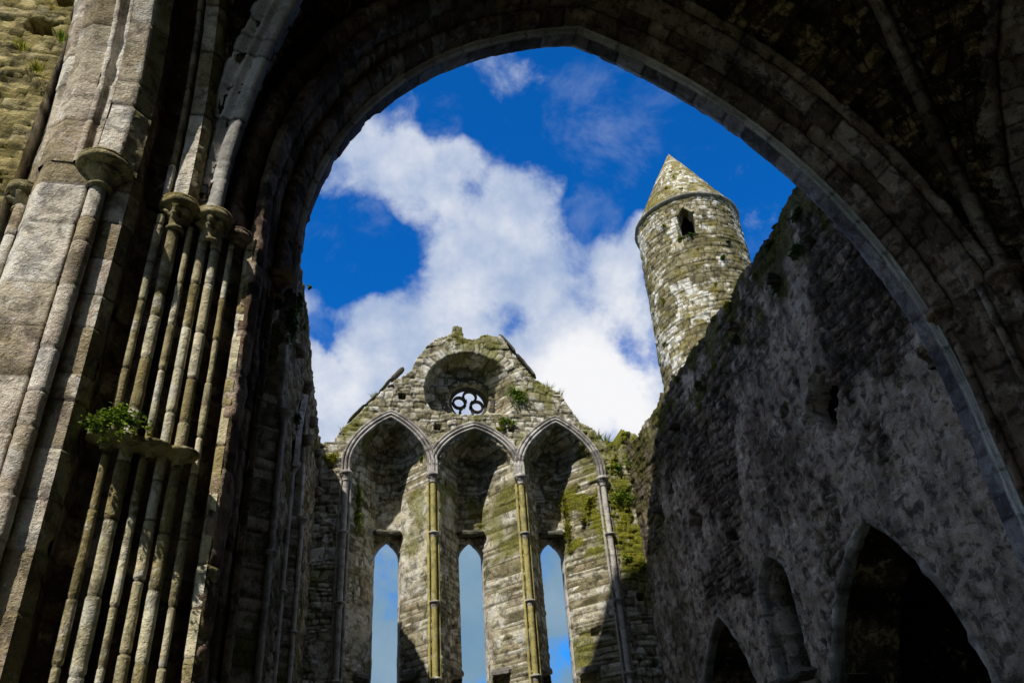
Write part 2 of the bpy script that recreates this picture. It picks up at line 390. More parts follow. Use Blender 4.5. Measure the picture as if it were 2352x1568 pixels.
def build_gable():
    st = .032
    xs = np.arange(-1.3, 10.1, st); zs = np.arange(2.0, 15.6, st)
    X, Z = np.meshgrid(xs, zs, indexing='ij')
    top = np.interp(X, [p[0] for p in OUT], [p[1] for p in OUT]) + (fbm(X * 4, X * 0 + 3, o=3) - .5) * .22
    dep = np.zeros_like(X)
    wx = X + (fbm(X * 5, Z * 5, seed=4) - .5) * .05; wz = Z + (fbm(X * 5 + 9, Z * 5, seed=5) - .5) * .05
    win = np.zeros(X.shape, bool)
    for i, (cf, cb, za) in enumerate(BAYS):
        hw = 1.08 if i != 1 else 1.04
        zt = arch_z(X, cf, hw, 10.72, za - .06)
        ztw = arch_z(wx, cf, hw, 10.72, za - .06)
        wb = .36
        tl = (wx - (cf - hw)) / ((cb - wb) - (cf - hw)); tr = ((cf + hw) - wx) / ((cf + hw) - (cb + wb))
        tt = (ztw - wz) / .38
        # arched niche head at the back
        nh = 11.05 - 2.2 * np.maximum(0, np.abs(wx - cb) - .05) ** 1.5
        t = np.clip(np.minimum(np.minimum(tl, tr), tt), 0, 1)
        t = np.where((X > cf - hw) & (X < cf + hw), t, 0)
        d = t * 1.0
        bk = (np.abs(wx - cb) < wb) & (wz < nh) & (t > .95)
        d = np.where(bk, 1.1, d)
        dep = np.maximum(dep, d)
        hz = arch_z(X, cb, .335, 8.62, 9.12)
        win |= (np.abs(X - cb) < .335) & (Z < hz) & (Z > 3.4)
        # square put-holes low on the splays
        for sx in (-1, 1):
            c0 = cb + sx * .58
            dep = np.where((np.abs(X - c0) < .17) & (np.abs(Z - 5.28) < .24), dep + .45, dep)
    # rose recess
    rx, rz = 3.62, 13.2
    rr = np.hypot(wx - rx, (wz - rz) * 1.0)
    ins = (rr < 1.34) & (wz > 12.42 + .1 * np.abs(wx - rx))
    rt = np.clip(np.minimum((1.34 - rr) / .10, (wz - 12.42) / .32), 0, 1)
    rt = np.where((wx - rx > .6), np.clip(np.minimum((1.34 - rr) / .45, (wz - 12.42) / .5), 0, 1), rt)
    dep = np.where(ins, rt * .72, dep)
    rc = np.hypot(X - 3.69, Z - 13.27)
    dep = np.where(rc < .62, np.maximum(dep, .72 + np.clip((.62 - rc) / .06, 0, 1) * .2), dep)
    hole = (rc < .56)
    # putlogs
    for (px_, pz_) in ((1.63, 12.95), (2.62, 11.98), (4.75, 11.98), (-.25, 10.75), (8.05, 5.55), (6.75, 6.5), (7.9, 7.2)):
        dep = np.where((np.abs(X - px_) < .085) & (np.abs(Z - pz_) < .09), dep + .35, dep)
    e, tone, h2 = masonry(X + dep * .8, Z, .115, .22, 3, .16, .022, .95)
    eb, tb, hb = masonry(X + dep * .8, Z, .19, .30, 303, .2, .03, .95)
    mk = fbm(X * 1.1, Z * 1.1, seed=304, o=3) > .5
    e = np.where(mk, eb, e); tone = np.where(mk, tb, tone); h2 = np.where(mk, hb, h2)
    ra = np.arctan2(Z - rz, X - rx); rr2 = np.hypot(X - rx, Z - rz)
    vs = (rr2 > 1.33) & (rr2 < 1.66) & (ra > -.1) & (ra < PI + .15)
    e2, t2, h3 = masonry(ra * 1.5, rr2 - 1.33, .34, .15, 8, .015, .02, .5)
    e = np.where(vs, e2, e); tone = np.where(vs, np.clip(t2 + .35, 0, 1), tone); h2 = np.where(vs, h3, h2)
    for i, (cf, cb, za) in enumerate(BAYS):   # flat voussoirs over the lancet arches
        zz = arch_z(X, cf, 1.36, 10.72, za + .3); zi = arch_z(X, cf, 1.1, 10.72, za)
        ring = (Z < zz) & (Z > zi) & (Z > 10.9) & (dep < .01)
        aa = np.arctan2(Z - 10.9, X - cf)
        e3, t3, h4 = masonry(aa * 1.7, Z * 0 + .1, .6, .15, 20 + i, .01, .018, .5)
        e = np.where(ring, e3, e); tone = np.where(ring, t3 * .6, tone); h2 = np.where(ring, h4, h2)
    smooth_patch = sstep(.54, .62, fbm(X * .8, Z * .5, seed=77, o=4)) * (Z < 10.2)
    e = np.maximum(e, smooth_patch * .85)
    tone = tone * (1 - smooth_patch * .7) + smooth_patch * .7 * .9
    rel = e * .03 + (h2 - .5) * .05 * (1 - smooth_patch) + (fbm(X * 9, Z * 9, seed=6) - .5) * .03
    moss = sstep(.58, .72, fbm(X * 1.4, Z * .8, seed=41, o=4) + .15 * sstep(6.6, 8., X) * (Z < 12) + .03 * (Z > 11) - .05 * (X < 6.3) * (Z < 11)) * .7
    ivy = sstep(.50, .58, fbm(X * 3.2, Z * 2.6, seed=143, o=5)) * sstep(6.25, 6.4, X) * sstep(8.1, 8.6, Z) * sstep(10.9, 10.4, Z)
    ivy = np.maximum(ivy, sstep(.47, .56, fbm(X * 2.6, Z * 1.6, seed=144, o=5)) * sstep(7.35, 7.6, X) * sstep(7.2, 8., Z))
    moss = np.maximum(moss, ivy); rel = rel + ivy * .04
    P = np.stack([X, GY + dep - rel, Z], -1)
    keep = ~(win | hole) & (Z < top)
    keep = keep[:-1, :-1] & keep[1:, 1:] & keep[1:, :-1] & keep[:-1, 1:]
    grid('wall', P, M_gable, gw, tone=tone, edge=e, keep=keep, moss=moss, flip=False,
         extr=lambda V: np.stack([V[:, 0], np.where(V[:, 2] > 11.7, GY + 1.02, GY + 1.35), V[:, 2]], -1))
build_gable()

def arc_path(x0, x1, zs, za, y, n=40, axis='x', stilt=0.):
    """pointed arch path between feet x0<x1, springing zs, apex za"""
    c = (x0 + x1) / 2; hw = (x1 - x0) / 2; rise = za - zs; R = (hw * hw + rise * rise) / (2 * hw)
    th = math.asin(min(1, rise / R)) if R >= hw else PI - math.asin(rise / R)
    pts = []; nr = []
    for i in range(int(stilt / .05) + 1 if stilt else 0):
        z = zs - stilt + stilt * i / (int(stilt / .05) + 1); pts.append((x0, z)); nr.append((-1, 0))
    for i in range(n + 1):
        a = th * i / n; pts.append((x0 + R - R * math.cos(a), zs + R * math.sin(a))); nr.append((-math.cos(a), math.sin(a)))
    L = len(pts)
    nr[-1] = (-math.cos(th) * .0, 1.0)
    for i in range(n - 1, -1, -1):
        a = th * i / n; pts.append((x1 - R + R * math.cos(a), zs + R * math.sin(a))); nr.append((math.cos(a), math.sin(a)))
    for i in range(int(stilt / .05) + 1 if stilt else 0):
        z = zs - stilt * (i + 1) / (int(stilt / .05) + 1); pts.append((x1, z)); nr.append((1, 0))
    pts = [(p[0], .74 * p[1] + .26 * (zs + rise * (1 - abs(p[0] - c) / hw)) if p[1] > zs else p[1]) for p in pts]
    if axis == 'x':
        return np.array([(p[0], y, p[1]) for p in pts]), np.array([(q[0], 0, q[1]) for q in nr])
    return np.array([(y, p[0], p[1]) for p in pts]), np.array([(0, q[0], q[1]) for q in nr])

def roll(cr, cd_, r, a0=-100, a1=100, n=5, ang=0):
    """points of a round moulding bulging toward direction ang (deg) in (r,d) space; d negative = toward viewer"""
    out = []
    for i in range(n + 1):
        a = math.radians(ang + a0 + (a1 - a0) * i / n); out.append((cr + r * math.cos(a), cd_ + r * math.sin(a)))
    return out
SHX = [.17, 2.47, 4.90, 7.27]
for i in range(3):
    x0, x1 = SHX[i] + .1, SHX[i + 1] - .1
    path, rd = arc_path(x0, x1, 10.82, BAYS[i][2] - .02, GY - .03, 26, stilt=.34)
    prof = [(-.01, .12), (-.01, .0)] + roll(.03, -.035, .035, -180, 0, 5) + [(.075, .0)] + roll(.12, -.05, .04, -180, 0, 5) + [(.165, -.01), (.175, .03)] + [(.185, -.06), (.235, -.07), (.25, .04)]
    sweep('hood_moulding', path, rd, (0, 1, 0), prof, M_dress, gw, step=.02, block=.33, seed=60 + i, rough=.004, chip=.008, flip=True)
for i, x in enumerate(SHX):
    y = GY - .09
    g = 0
    zz = [(3.0, 5.32), (5.32, 7.1), (7.1, 8.87), (8.87, 10.28)]
    c = lathe('shaft', (x, y, 0), [(.075, 2.6), (.075, 10.3)], M_shaft if i in (1, 2) else M_dress, gw, seg=14, rough=.006, seed=i, tone=[.45, .35, .4, .8][i])
    for sx in (-1, 1):
        lathe('side_shaft', (x + sx * .125, y + .07, 0), [(.038, 2.6), (.038, 10.3)], M_shaft if i in (1, 2) else M_dress, gw, seg=10, rough=.005, seed=i + 7)
    for z in (8.87, 7.1, 5.32):
        lathe('annulet', (x, y, z), [(.07, -.14), (.10, -.03), (.135, .0), (.135, .03), (.10, .05), (.07, .06)], M_dress, gw, seg=16, rough=.008, seed=i)
    lathe('capital', (x, y, 10.28), [(.075, -.02), (.10, .0), (.085, .03), (.10, .10), (.15, .17), (.175, .19), (.175, .24), (.15, .27)], M_dress, gw, seg=24, lobes=8, lobe_amp=.02, lobe_band=(.04, .18), seed=i)
# lintel slabs over the lancets and over the holes in the splays
for (cf, cb, za) in BAYS:
    boxes_mesh('lintel', [((cb, GY + .98, 9.25), (.76, .36, .12), None)], M_slate, gw, .05)
    for sx in (-1, 1):
        c0 = cb + sx * .6
        r = Matrix.Rotation(-sx * math.radians(62), 3, 'Z')
        boxes_mesh('lintel', [((c0, GY + .66, 5.6), (.62, .22, .15), Matrix.Rotation(-sx * math.radians(52), 3, 'Z'))], M_dress, gw, .04)
    # dressed frame round the light
    path, rd = arc_path(cb - .33, cb + .33, 8.62, 9.12, GY + 1.3, 14, stilt=5.1)
    sweep('window_frame', path, rd, (0, 1, 0), [(-.005, .12), (-.005, -.06), (.01, -.10), (.05, -.13), (.09, -.16), (.14, -.12)], M_dress, gw, step=.04, block=.45, seed=90, rough=.006, chip=.01, flip=True)
# rose window
def ring_mesh(cx, cz, ri, ro, y0, y1, a0=0, a1=2 * PI, n=28):
    V = []; F = []; full = abs(a1 - a0 - 2 * PI) < 1e-6
    k = n if full else n + 1
    for i in range(k):
        a = a0 + (a1 - a0) * i / n; c, s = math.cos(a), math.sin(a)
        V += [(cx + ri * c, y1, cz + ri * s), (cx + ri * c, y0 + .03, cz + ri * s), (cx + (ri + ro) / 2 * c, y0, cz + (ri + ro) / 2 * s), (cx + ro * c, y0 + .03, cz + ro * s), (cx + ro * c, y1, cz + ro * s)]
    for i in range(n):
        j = (i + 1) % k
        for q in range(5):
            F.append((i * 5 + q, i * 5 + (q + 1) % 5, j * 5 + (q + 1) % 5, j * 5 + q))
    if not full: F += [(0, 4, 3, 2, 1), tuple((k - 1) * 5 + q for q in range(5))]
    return V, F
RC = (3.69, 13.27)
V, F = ring_mesh(RC[0], RC[1], .50, .62, GY + .84, GY + .99, n=48)
V0, F0 = ring_mesh(RC[0], RC[1], .65, .86, GY + .675, GY + .76, n=48)
mesh_obj('rose_frame', V, F, M_dress, gw); mesh_obj('rose_surround', V0, F0, M_dress, gw)
TV = []; TF = []
for k in range(4):
    a = math.radians(78 + 90 * k); c = (RC[0] + 0.275 * math.cos(a), RC[1] + 0.275 * math.sin(a))
    if k % 2: v, f = ring_mesh(c[0], c[1], .145, .215, GY + .86, GY + .98)
    else: v, f = ring_mesh(c[0], c[1], .16, .23, GY + .86, GY + .98, a + PI + .75, a + 3 * PI - .75, 24)
    b = len(TV); TV += v; TF += [tuple(q + b for q in ff) for ff in f]
    for s in (-1, 1):   # cusps toward the middle
        ca = a + s * math.radians(45); p = (RC[0] + .16 * math.cos(ca), RC[1] + .16 * math.sin(ca)); q = (RC[0] + .06 * math.cos(ca), RC[1] + .06 * math.sin(ca))
        w = (-math.sin(ca) * .05, math.cos(ca) * .05); b = len(TV)
        for yy in (GY + .86, GY + .98): TV += [(p[0] + w[0], yy, p[1] + w[1]), (p[0] - w[0], yy, p[1] - w[1]), (q[0], yy, q[1])]
        TF += [(b, b + 1, b + 2), (b + 5, b + 4, b + 3), (b, b + 2, b + 5, b + 3), (b + 1, b, b + 3, b + 4), (b + 2, b + 1, b + 4, b + 5)]
mesh_obj('rose_tracery', TV, TF, M_dress, gw)
# raking copings
def slab(p, q, t=.06, w=.13, yc=GY + .14, name='coping', mat=None):
    p, q = Vector(p), Vector(q); d = q - p; a = math.atan2(d.z, d.x)
    boxes_mesh(name, [(((p.x + q.x) / 2, yc, (p.z + q.z) / 2), (d.length, w * 2, t), Matrix.Rotation(-a, 3, 'Y'))], mat or M_slate, gw, .03)
slab((.95, 0, 13.05), (1.32, 0, 13.6)); slab((1.3, 0, 13.52), (1.68, 0, 13.98), .11); slab((.12, 0, 12.1), (.62, 0, 12.72)); slab((.6, 0, 12.65), (.96, 0, 13.1))
slab((4.62, 0, 15.36), (5.12, 0, 14.66), .08); slab((5.11, 0, 14.68), (5.68, 0, 13.84), .08)

# ================================================================== RIGHT TRANSEPT WALL
WX = 8.2
rw = empty('right_transept_wall', (WX, 14, 0), 'high shaded wall on the right with patchy flaking render, two big pointed openings and small quatrefoil windows', 'wall')
def parch(Y, Z, apex_y, apex_z, hwl, hwr, zs):
    hw = np.where(Y > apex_y, hwl, hwr); rise = apex_z - zs
    R = (hw * hw + rise * rise) / (2 * hw); d = np.abs(Y - apex_y)
    top = zs + np.sqrt(np.maximum(R * R - (R - hw + d) ** 2, 0))
    return (d < hw) & (Z < top)
def quatre(Y, Z, cy, cz, s):
    r = np.zeros(Y.shape, bool)
    for dy, dz in ((0, 1), (0, -1), (1, 0), (-1, 0)):
        r |= np.hypot(Y - cy - dy * s * .16, Z - cz - dz * s * .24) < s * .17
    return r
BIG = (10.69, 5.79, 2.17, 1.49, 2.52); SML = (16.35, 5.75, 1.75, 1.29, 3.07)
def build_right():
    st = .04
    ys = np.arange(7.3, 20.08, st); zs = np.arange(0.0, 12.4, st)
    Y, Z = np.meshgrid(ys, zs, indexing='ij')
    top = np.interp(Y, [7.0, 9.4, 9.77, 10.5, 11.7, 12.62, 13.36, 14.65, 15.85, 17.04, 17.78, 18.43, 19.53, 20.1], [11.92, 11.83, 11.97, 11.96, 11.85, 11.73, 11.73, 11.64, 11.61, 11.64, 11.55, 11.46, 11.46, 11.75]) + (fbm(Y * 2.4, Y * 0, seed=8) - .5) * .42
    wy = Y + (fbm(Y * 3, Z * 3, seed=1) - .5) * .14; wz = Z + (fbm(Y * 3 + 5, Z * 3, seed=2) - .5) * .14
    dep = np.zeros_like(Y)
    o1 = parch(wy, wz, *BIG); o2 = parch(wy, wz, *SML)
    hole = o1 | o2
    qh = np.zeros(Y.shape, bool)
    for q, s in (((10.8, 7.94), 1.22), ((16.54, 7.89), .88)):
        qh |= quatre(wy, wz, *q, s * .95); dep = np.where(quatre(wy, wz, *q, s), .3, dep)
        dep = np.maximum(dep, .10 * quatre(wy, wz, *q, s * 1.22))
    # blind trefoil-headed niche
    n_ = (np.abs(wy - 13.84) < .60) & (wz > 4.11) & (wz < 5.65) | parch(wy, wz, 13.84, 6.23, .60, .60, 5.61)
    trf = (np.hypot(wy - 13.84, wz - 5.79) < .26) | (np.hypot(wy - 13.56, wz - 5.52) < .25) | (np.hypot(wy - 14.12, wz - 5.52) < .25) | ((np.abs(wy - 13.84) < .46) & (wz < 5.52) & (wz > 4.11))
    dep = np.where(n_, .22, dep); dep = np.where(trf & n_, .75, dep)
    for (a, b, s) in ((11.93, 8.42, 0.1), (11.75, 6.04, 0.26), (14.74, 10.65, 0.13), (12.9, 10.63, 0.1), (17.81, 10.56, 0.09), (14.0, 9.52, 0.08), (15.57, 9.89, 0.11), (17.51, 9.16, 0.08), (17.32, 6.76, 0.08), (9.77, 10.72, 0.1), (14.93, 7.04, 0.12), (16.77, 4.73, 0.2)):
        k = np.maximum(np.abs(wy - a) / s, np.abs(wz - b) / (s * 1.15)); dep = np.where(k < 1, dep + .32 * (s < .24) + .07, dep)
    e, tone, h2 = masonry(Y, Z, .16, .27, 33, .2, .035, .95)
    rend = sstep(.40, .52, fbm(Y * .6, Z * .45, seed=70, o=5, g=.6) + .10 * sstep(9, 7, Z) - .06 * sstep(9, 10.5, Z))
    swirl = np.abs(fbm(Y * 3.2 + 2 * fbm(Y * 2, Z * 2, seed=12), Z * 3.2, seed=13, o=4) - .5) * 2
    swirl2 = np.abs(fbm(Y * 7, Z * 5, seed=14, o=4) - .5) * 2
    rel = (1 - swirl) * .08 + (1 - swirl2) * .045 + (fbm(Y * 12, Z * 12, seed=15) - .5) * .03 + rend * .03 + e * .045 * (1 - rend) + (h2 - .5) * .06 * (1 - rend) - .10
    e = np.maximum(e, rend)
    tn = np.clip(.62 * rend + .5 * (fbm(Y * 1.1, Z * .8, seed=21, o=5) - .35) + .25 * tone * (1 - rend), 0, 1)
    moss = sstep(.60, .70, fbm(Y * 2.2, Z * 2.2, seed=51, o=5) + .19 * sstep(1.5, 0, top - Z)) * .8
    moss = moss * sstep(2.6, 1.2, top - Z)
    moss = np.maximum(moss, sstep(16.8, 18.6, Y) * .55 * sstep(.4, .6, fbm(Y * 3, Z * 2, seed=5)))
    tn = np.clip(tn + .2 * sstep(8.5, 5.5, Z) - .45 * sstep(.42, .60, fbm(Y * .7, Z * .35, seed=207, o=5)) * sstep(5.5, 7.5, Z), 0, 1)
    deep = dep > .45; tn = np.where(deep, 0, tn); moss = np.where(deep, 0, moss); e = np.where(deep, .25, e); qn = qh | (dep > .28) & (dep < .31); e = np.where(qn, .6, e); moss = np.where(qn, 0, moss)  # recess shade painted: deep cells and quatrefoils take darker tone and mortar colour
    P = np.stack([WX + dep - rel, Y, Z], -1)
    keep = ~(hole | qh) & (Z < top); keep = keep[:-1, :-1] & keep[1:, 1:] & keep[1:, :-1] & keep[:-1, 1:]
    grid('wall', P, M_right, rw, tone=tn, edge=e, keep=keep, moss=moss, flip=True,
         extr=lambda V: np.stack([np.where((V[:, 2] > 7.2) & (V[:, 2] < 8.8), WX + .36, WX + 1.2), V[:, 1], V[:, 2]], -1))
build_right()
def side_arch(spec, name, seed, x=WX):
    ay, az_, hl, hr, zs = spec
    def half(hw, sgn):
        rise = az_ - zs; R = (hw * hw + rise * rise) / (2 * hw); th = math.asin(min(1, rise / R)); p = []; n = []
        for i in range(10): p.append((ay + sgn * hw, zs - 2.2 + 2.2 * i / 10)); n.append((sgn, 0))
        for i in range(31):
            a = th * i / 30; p.append((ay + sgn * (hw - R + R * math.cos(a)), zs + R * math.sin(a))); n.append((sgn * math.cos(a), math.sin(a)))
        return p, n
    p1, n1 = half(hr, -1); p2, n2 = half(hl, 1)
    n1[-1] = (0, 1.1)
    P = p1 + p2[::-1][1:]; N = n1 + n2[::-1][1:]
    sweep(name, np.array([(x, a, b) for a, b in P]), np.array([(0, a, b) for a, b in N]), (1, 0, 0),
          [(-.01, .16), (-.02, .0), (.0, -.04), (.06, -.05), (.09, .03)], M_dress, rw, step=.03, block=.33, seed=seed, rough=.03, chip=.05, joint=.04, flip=False)
    sweep('inner_arch', np.array([(x, a, b) for a, b in P]), np.array([(0, a, b) for a, b in N]), (1, 0, 0),
          [(.02, 1.2), (-.07, 1.15), (-.08, .7), (-.02, .6), (-.02, .15)], M_vault, rw, step=.06, block=.4, seed=seed + 1, rough=.02, chip=.03, flip=False)  # dark web stone puts the shade of the reveal into its colour
side_arch(BIG, 'arch_surround', 5); side_arch(SML, 'arch_surround', 8)
npa, nra = arc_path(13.24, 14.44, 5.61, 6.23, WX, 20, axis='y', stilt=1.5)
sweep('niche_surround', npa, nra, (1, 0, 0), [(-.03, .16), (-.04, .05), (-.01, -.03), (.03, -.05), (.07, .03)], M_dress, rw, step=.03, block=.3, seed=4, rough=.02, chip=.03, joint=.03)
boxes_mesh('ledge', [((WX - .1, 13.77, 4.01), (.40, 1.42, .12), None)], M_slate, rw, .05)
for (a, b) in ((12.7, 10.83), (10.96, 10.77), (16.49, 10.44), (18.33, 8.97)):
    boxes_mesh('corbel', [((WX - .12, a, b), (.34, .17, .17), None)], M_right, rw, .08)
# side chapels behind the openings, raised unseen to keep the quatrefoils dark
ch = empty('side_chapel', (11.5, 14, 0), 'unlit chapels seen as blackness through the pointed openings', 'chapel')
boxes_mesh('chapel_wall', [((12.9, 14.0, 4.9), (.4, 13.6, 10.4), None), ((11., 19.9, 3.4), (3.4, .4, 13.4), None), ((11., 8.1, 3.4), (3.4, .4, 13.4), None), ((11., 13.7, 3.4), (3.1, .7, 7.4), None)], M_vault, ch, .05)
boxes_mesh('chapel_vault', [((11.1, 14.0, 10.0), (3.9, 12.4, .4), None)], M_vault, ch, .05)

# ================================================================== LEFT TRANSEPT WALL
lw = empty('left_transept_wall', (-1, 14, 0), 'deeply shaded transept wall seen edge-on at the left, with stub corbels and shafted window recesses', 'wall')
LWX = lambda Y: -1.5 + .045 * Y
WINS = [(10.4, 1.35), (15.1, 1.3)]
def build_left():
    st = .045
    ys = np.arange(8.3, 20.6, st); zs = np.arange(1.5, 12.2, st); Y, Z = np.meshgrid(ys, zs, indexing='ij')
    top = np.interp(Y, [8, 12.5, 13.6, 15.7, 18, 20.6], [11.2, 11.25, 11.42, 11.45, 11.55, 11.5]) + (fbm(Y * 3, Y * 0, seed=18) - .5) * .3
    dep = np.zeros_like(Y)
    for cy, hw in WINS:
        t = np.clip(np.minimum((hw - np.abs(Y - cy)) / .5, (arch_z(Y, cy, hw, 7.9, 9.9) - Z) / .4), 0, 1); t = np.where((np.abs(Y - cy) < hw) & (Z > 3), t, 0)
        dep = np.maximum(dep, t * .8)
    for a, b in ((13.2, 10.6), (17, 9.9), (14, 9.9), (18.5, 10.5)): dep = np.where((np.abs(Y - a) < .12) & (np.abs(Z - b) < .12), dep + .3, dep)
    e, tone, h2 = masonry(Y, Z, .14, .3, 63, .09, .025, .8)
    rel = e * .03 + (h2 - .5) * .05 + (fbm(Y * 6, Z * 6, seed=16) - .5) * .07
    moss = sstep(.55, .7, fbm(Y * 1.5, Z * 1.5, seed=52) + .12 * sstep(1.5, 0, top - Z)) * .8
    P = np.stack([LWX(Y) - dep + rel, Y, Z], -1)
    keep = (Z < top); keep = keep[:-1, :-1] & keep[1:, 1:] & keep[1:, :-1] & keep[:-1, 1:]
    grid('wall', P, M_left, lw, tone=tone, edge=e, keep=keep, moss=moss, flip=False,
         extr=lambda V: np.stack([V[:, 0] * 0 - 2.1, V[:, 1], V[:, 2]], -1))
build_left()
for (a, b) in ((12.6, 9.6), (14.5, 9.95), (16.6, 10.25), (18.9, 10.55), (19.6, 10.62), (19.75, 9.9), (15.6, 9.3)):
    lathe('corbel', (LWX(a) + .1, a, b), [(.02, -.14), (.09, -.10), (.12, .0), (.12, .09), (.0, .10)], M_left, lw, seg=10, seed=int(a), rough=.03)
for k, (cy, hw) in enumerate(WINS):
    path, rd = arc_path(cy - hw, cy + hw, 7.9, 9.9, LWX(cy) + .02, 24, axis='y', stilt=.1)
    sweep('window_moulding', path, rd, (1, 0, 0), [(-.03, -.1), (-.03, .03), (.02, .07), (.05, .02), (.09, .07), (.13, .02), (.18, .08), (.22, -.02)], M_dress, lw, step=.03, block=.35, seed=k, rough=.008, chip=.01)
    for s in (-1, 1):
        for q in (0, .11):
            lathe('shaft', (LWX(cy + s * (hw + q)) + .05, cy + s * (hw + q), 0), [(.045, 2), (.045, 7.75)], M_dress, lw, seg=10, seed=k)
        lathe('capital', (LWX(cy + s * hw) + .05, cy + s * (hw + .05), 7.7), [(.06, 0), (.09, .1), (.14, .16), (.14, .22)], M_dress, lw, seg=16, seed=k)
        lathe('annulet', (LWX(cy + s * hw) + .05, cy + s * (hw + .05), 5.6), [(.06, -.06), (.12, 0), (.06, .06)], M_dress, lw, seg=14, seed=k)

# ================================================================== ROUND TOWER
TC = (14.62, 24.70); ZE = 24.75
rt = empty('round_tower', (TC[0], TC[1], 0), 'slender round stone tower with conical stone roof and one small pointed window', 'tower')
def build_tower():
    n = 330; zs = np.arange(6., ZE, .042); th = np.linspace(0, 2 * PI, n, endpoint=False)
    T, Z = np.meshgrid(th, zs, indexing='ij')
    R0 = 2.52 - (Z - 6) / (ZE - 6) * .34
    e, tone, h2 = masonry(T * 2.3, Z, .20, .36, 5, .035, .026, .55)
    wt = math.atan2(-TC[1], -TC[0]) + .02    # the window faces the ruin
    d = np.abs((T - wt + PI) % (2 * PI) - PI) * 2.2
    hd = np.minimum(.33, np.maximum(0, (24.2 - Z) * .7))
    inw = (d < hd) & (Z > 22.68)
    white = sstep(.53, .60, fbm(T * 2.6, Z * .9, seed=91, o=3) + .10 * (tone - .5) + .06 * (T - wt + PI > PI))
    tone = np.clip(tone * .6 + white * .6, 0, 1)
    rel = e * .035 + (h2 - .5) * .055 + (fbm(T * 18, Z * 8, seed=9) - .5) * .04 + (fbm(T * 3, Z * 1.2, seed=19) - .5) * .09
    R = R0 + rel
    P = np.stack([TC[0] + R * np.cos(T), TC[1] + R * np.sin(T), Z], -1)
    keep = ~inw; keep = np.vstack([keep, keep[:1]]); keep = keep[:-1, :-1] & keep[1:, 1:]
    moss = sstep(.6, .7, fbm(T * 5, Z * 2.2, seed=61, o=4)) * (1 - e * .3) * .8
    grid('drum', P, M_tower, rt, tone=tone, edge=e, keep=keep, closed=True, moss=moss,
         extr=lambda V: np.stack([TC[0] + (V[:, 0] - TC[0]) * .72, TC[1] + (V[:, 1] - TC[1]) * .72, V[:, 2]], -1))
    zs2 = np.arange(0, 1.001, .042 / 5.0); T, S = np.meshgrid(th[::1], zs2, indexing='ij')
    Rc = 2.24 * (1 - S) ** .97 + .015
    e, tone, h2 = masonry(T * 2.2 * np.maximum(.12, 1 - np.floor(S * 12) / 12), S * 5.1, .235, .42, 25, .02, .022, .35)
    rel = (e * .02 + (h2 - .5) * .03 + (fbm(T * 10, S * 30, seed=9) - .5) * .02 + (fbm(T * 3, S * 6, seed=19) - .5) * .14) * (1 - S * .6)
    stepped = -((S * 5.1 / .235) % 1) * .018
    R = Rc + rel + stepped * (1 - S)
    white = sstep(.45, .6, fbm(T * 2.6, S * 5, seed=92, o=3) + .14 * S)
    P = np.stack([TC[0] + R * np.cos(T), TC[1] + R * np.sin(T), ZE + .12 + S * 4.65], -1)
    moss = sstep(.6, .72, fbm(T * 4, S * 9, seed=66, o=4)) * .8
    grid('cone_roof', P, M_tower, rt, tone=np.clip(tone * .6 + white * .5, 0, 1), edge=e, closed=True, moss=moss)
    lathe('cornice', (TC[0], TC[1], ZE), [(2.17, -.06), (2.27, -.03), (2.33, .03), (2.34, .10), (2.26, .16), (2.15, .17)], M_slate, rt, seg=90, rough=.02)
    wd = Vector((math.cos(wt), math.sin(wt), 0)); sd = Vector((-wd.y, wd.x, 0)); c0 = Vector((TC[0], TC[1], 0)) + wd * 2.2
    rot = Matrix((sd, wd, Vector((0, 0, 1)))).transposed()
    fr = empty('window', c0 + Vector((0, 0, 23.3)), None, None); fr.parent = None
    bl = [(c0 + sd * s * .39 + Vector((0, 0, 22.70 + .33 * k + .16)), (.13, .12, .31), rot) for s in (-1, 1) for k in range(3)]
    bl += [(c0 + sd * s * .22 + Vector((0, 0, 24.0)), (.5, .12, .12), rot @ Matrix.Rotation(s * math.radians(52), 3, 'Y')) for s in (-1, 1)]
    bpy.data.objects.remove(fr)
    boxes_mesh('window_surround', bl, M_tower, rt, .03)
    boxes_mesh('window_sill', [(c0 + Vector((0, 0, 22.63)), (.85, .16, .09), rot)], M_tower, rt, .03)
    return wd, sd, c0
twd, tsd, tc0 = build_tower()

# ================================================================== CROSSING: north arch, west arch, ribs, vault
SPR = 7.34
def north_path(n=190):
    pts = []; nr = []
    xl, cxl, R1, z1 = -.62, -.62 + 5.28, 5.28, 7.9
    xr, R2, z2 = 8.03, 7.3, 6.3; cxr = xr - R2
    for z in np.arange(1.0, z1, .035): pts.append((xl, z)); nr.append((-1, 0))
    ax = 3.4; th = math.acos((cxl - ax) / R1)
    for i in range(n + 1):
        a = th * i / n; pts.append((cxl - R1 * math.cos(a), z1 + R1 * math.sin(a))); nr.append((-math.cos(a), math.sin(a)))
    th2 = math.acos((ax - cxr) / R2)
    nr[-1] = (.0, 1.02)
    for i in range(n - 1, -1, -1):
        a = th2 * i / n; pts.append((cxr + R2 * math.cos(a), z2 + R2 * math.sin(a))); nr.append((math.cos(a), math.sin(a)))
    for z in np.arange(z2 - .035, 1.0, -.035): pts.append((xr, z)); nr.append((1, 0))
    return np.array([(p[0], 0, p[1]) for p in pts]), np.array([(q[0], 0, q[1]) for q in nr])
npth, nrd = north_path()
na = empty('north_crossing_arch', (3.7, 7.5, 0), 'great dark pointed arch of moulded stone orders framing the sky', 'arch')
def rs(pr, k=.62): return [(a * k if a > .1 else a, b) for a, b in pr]
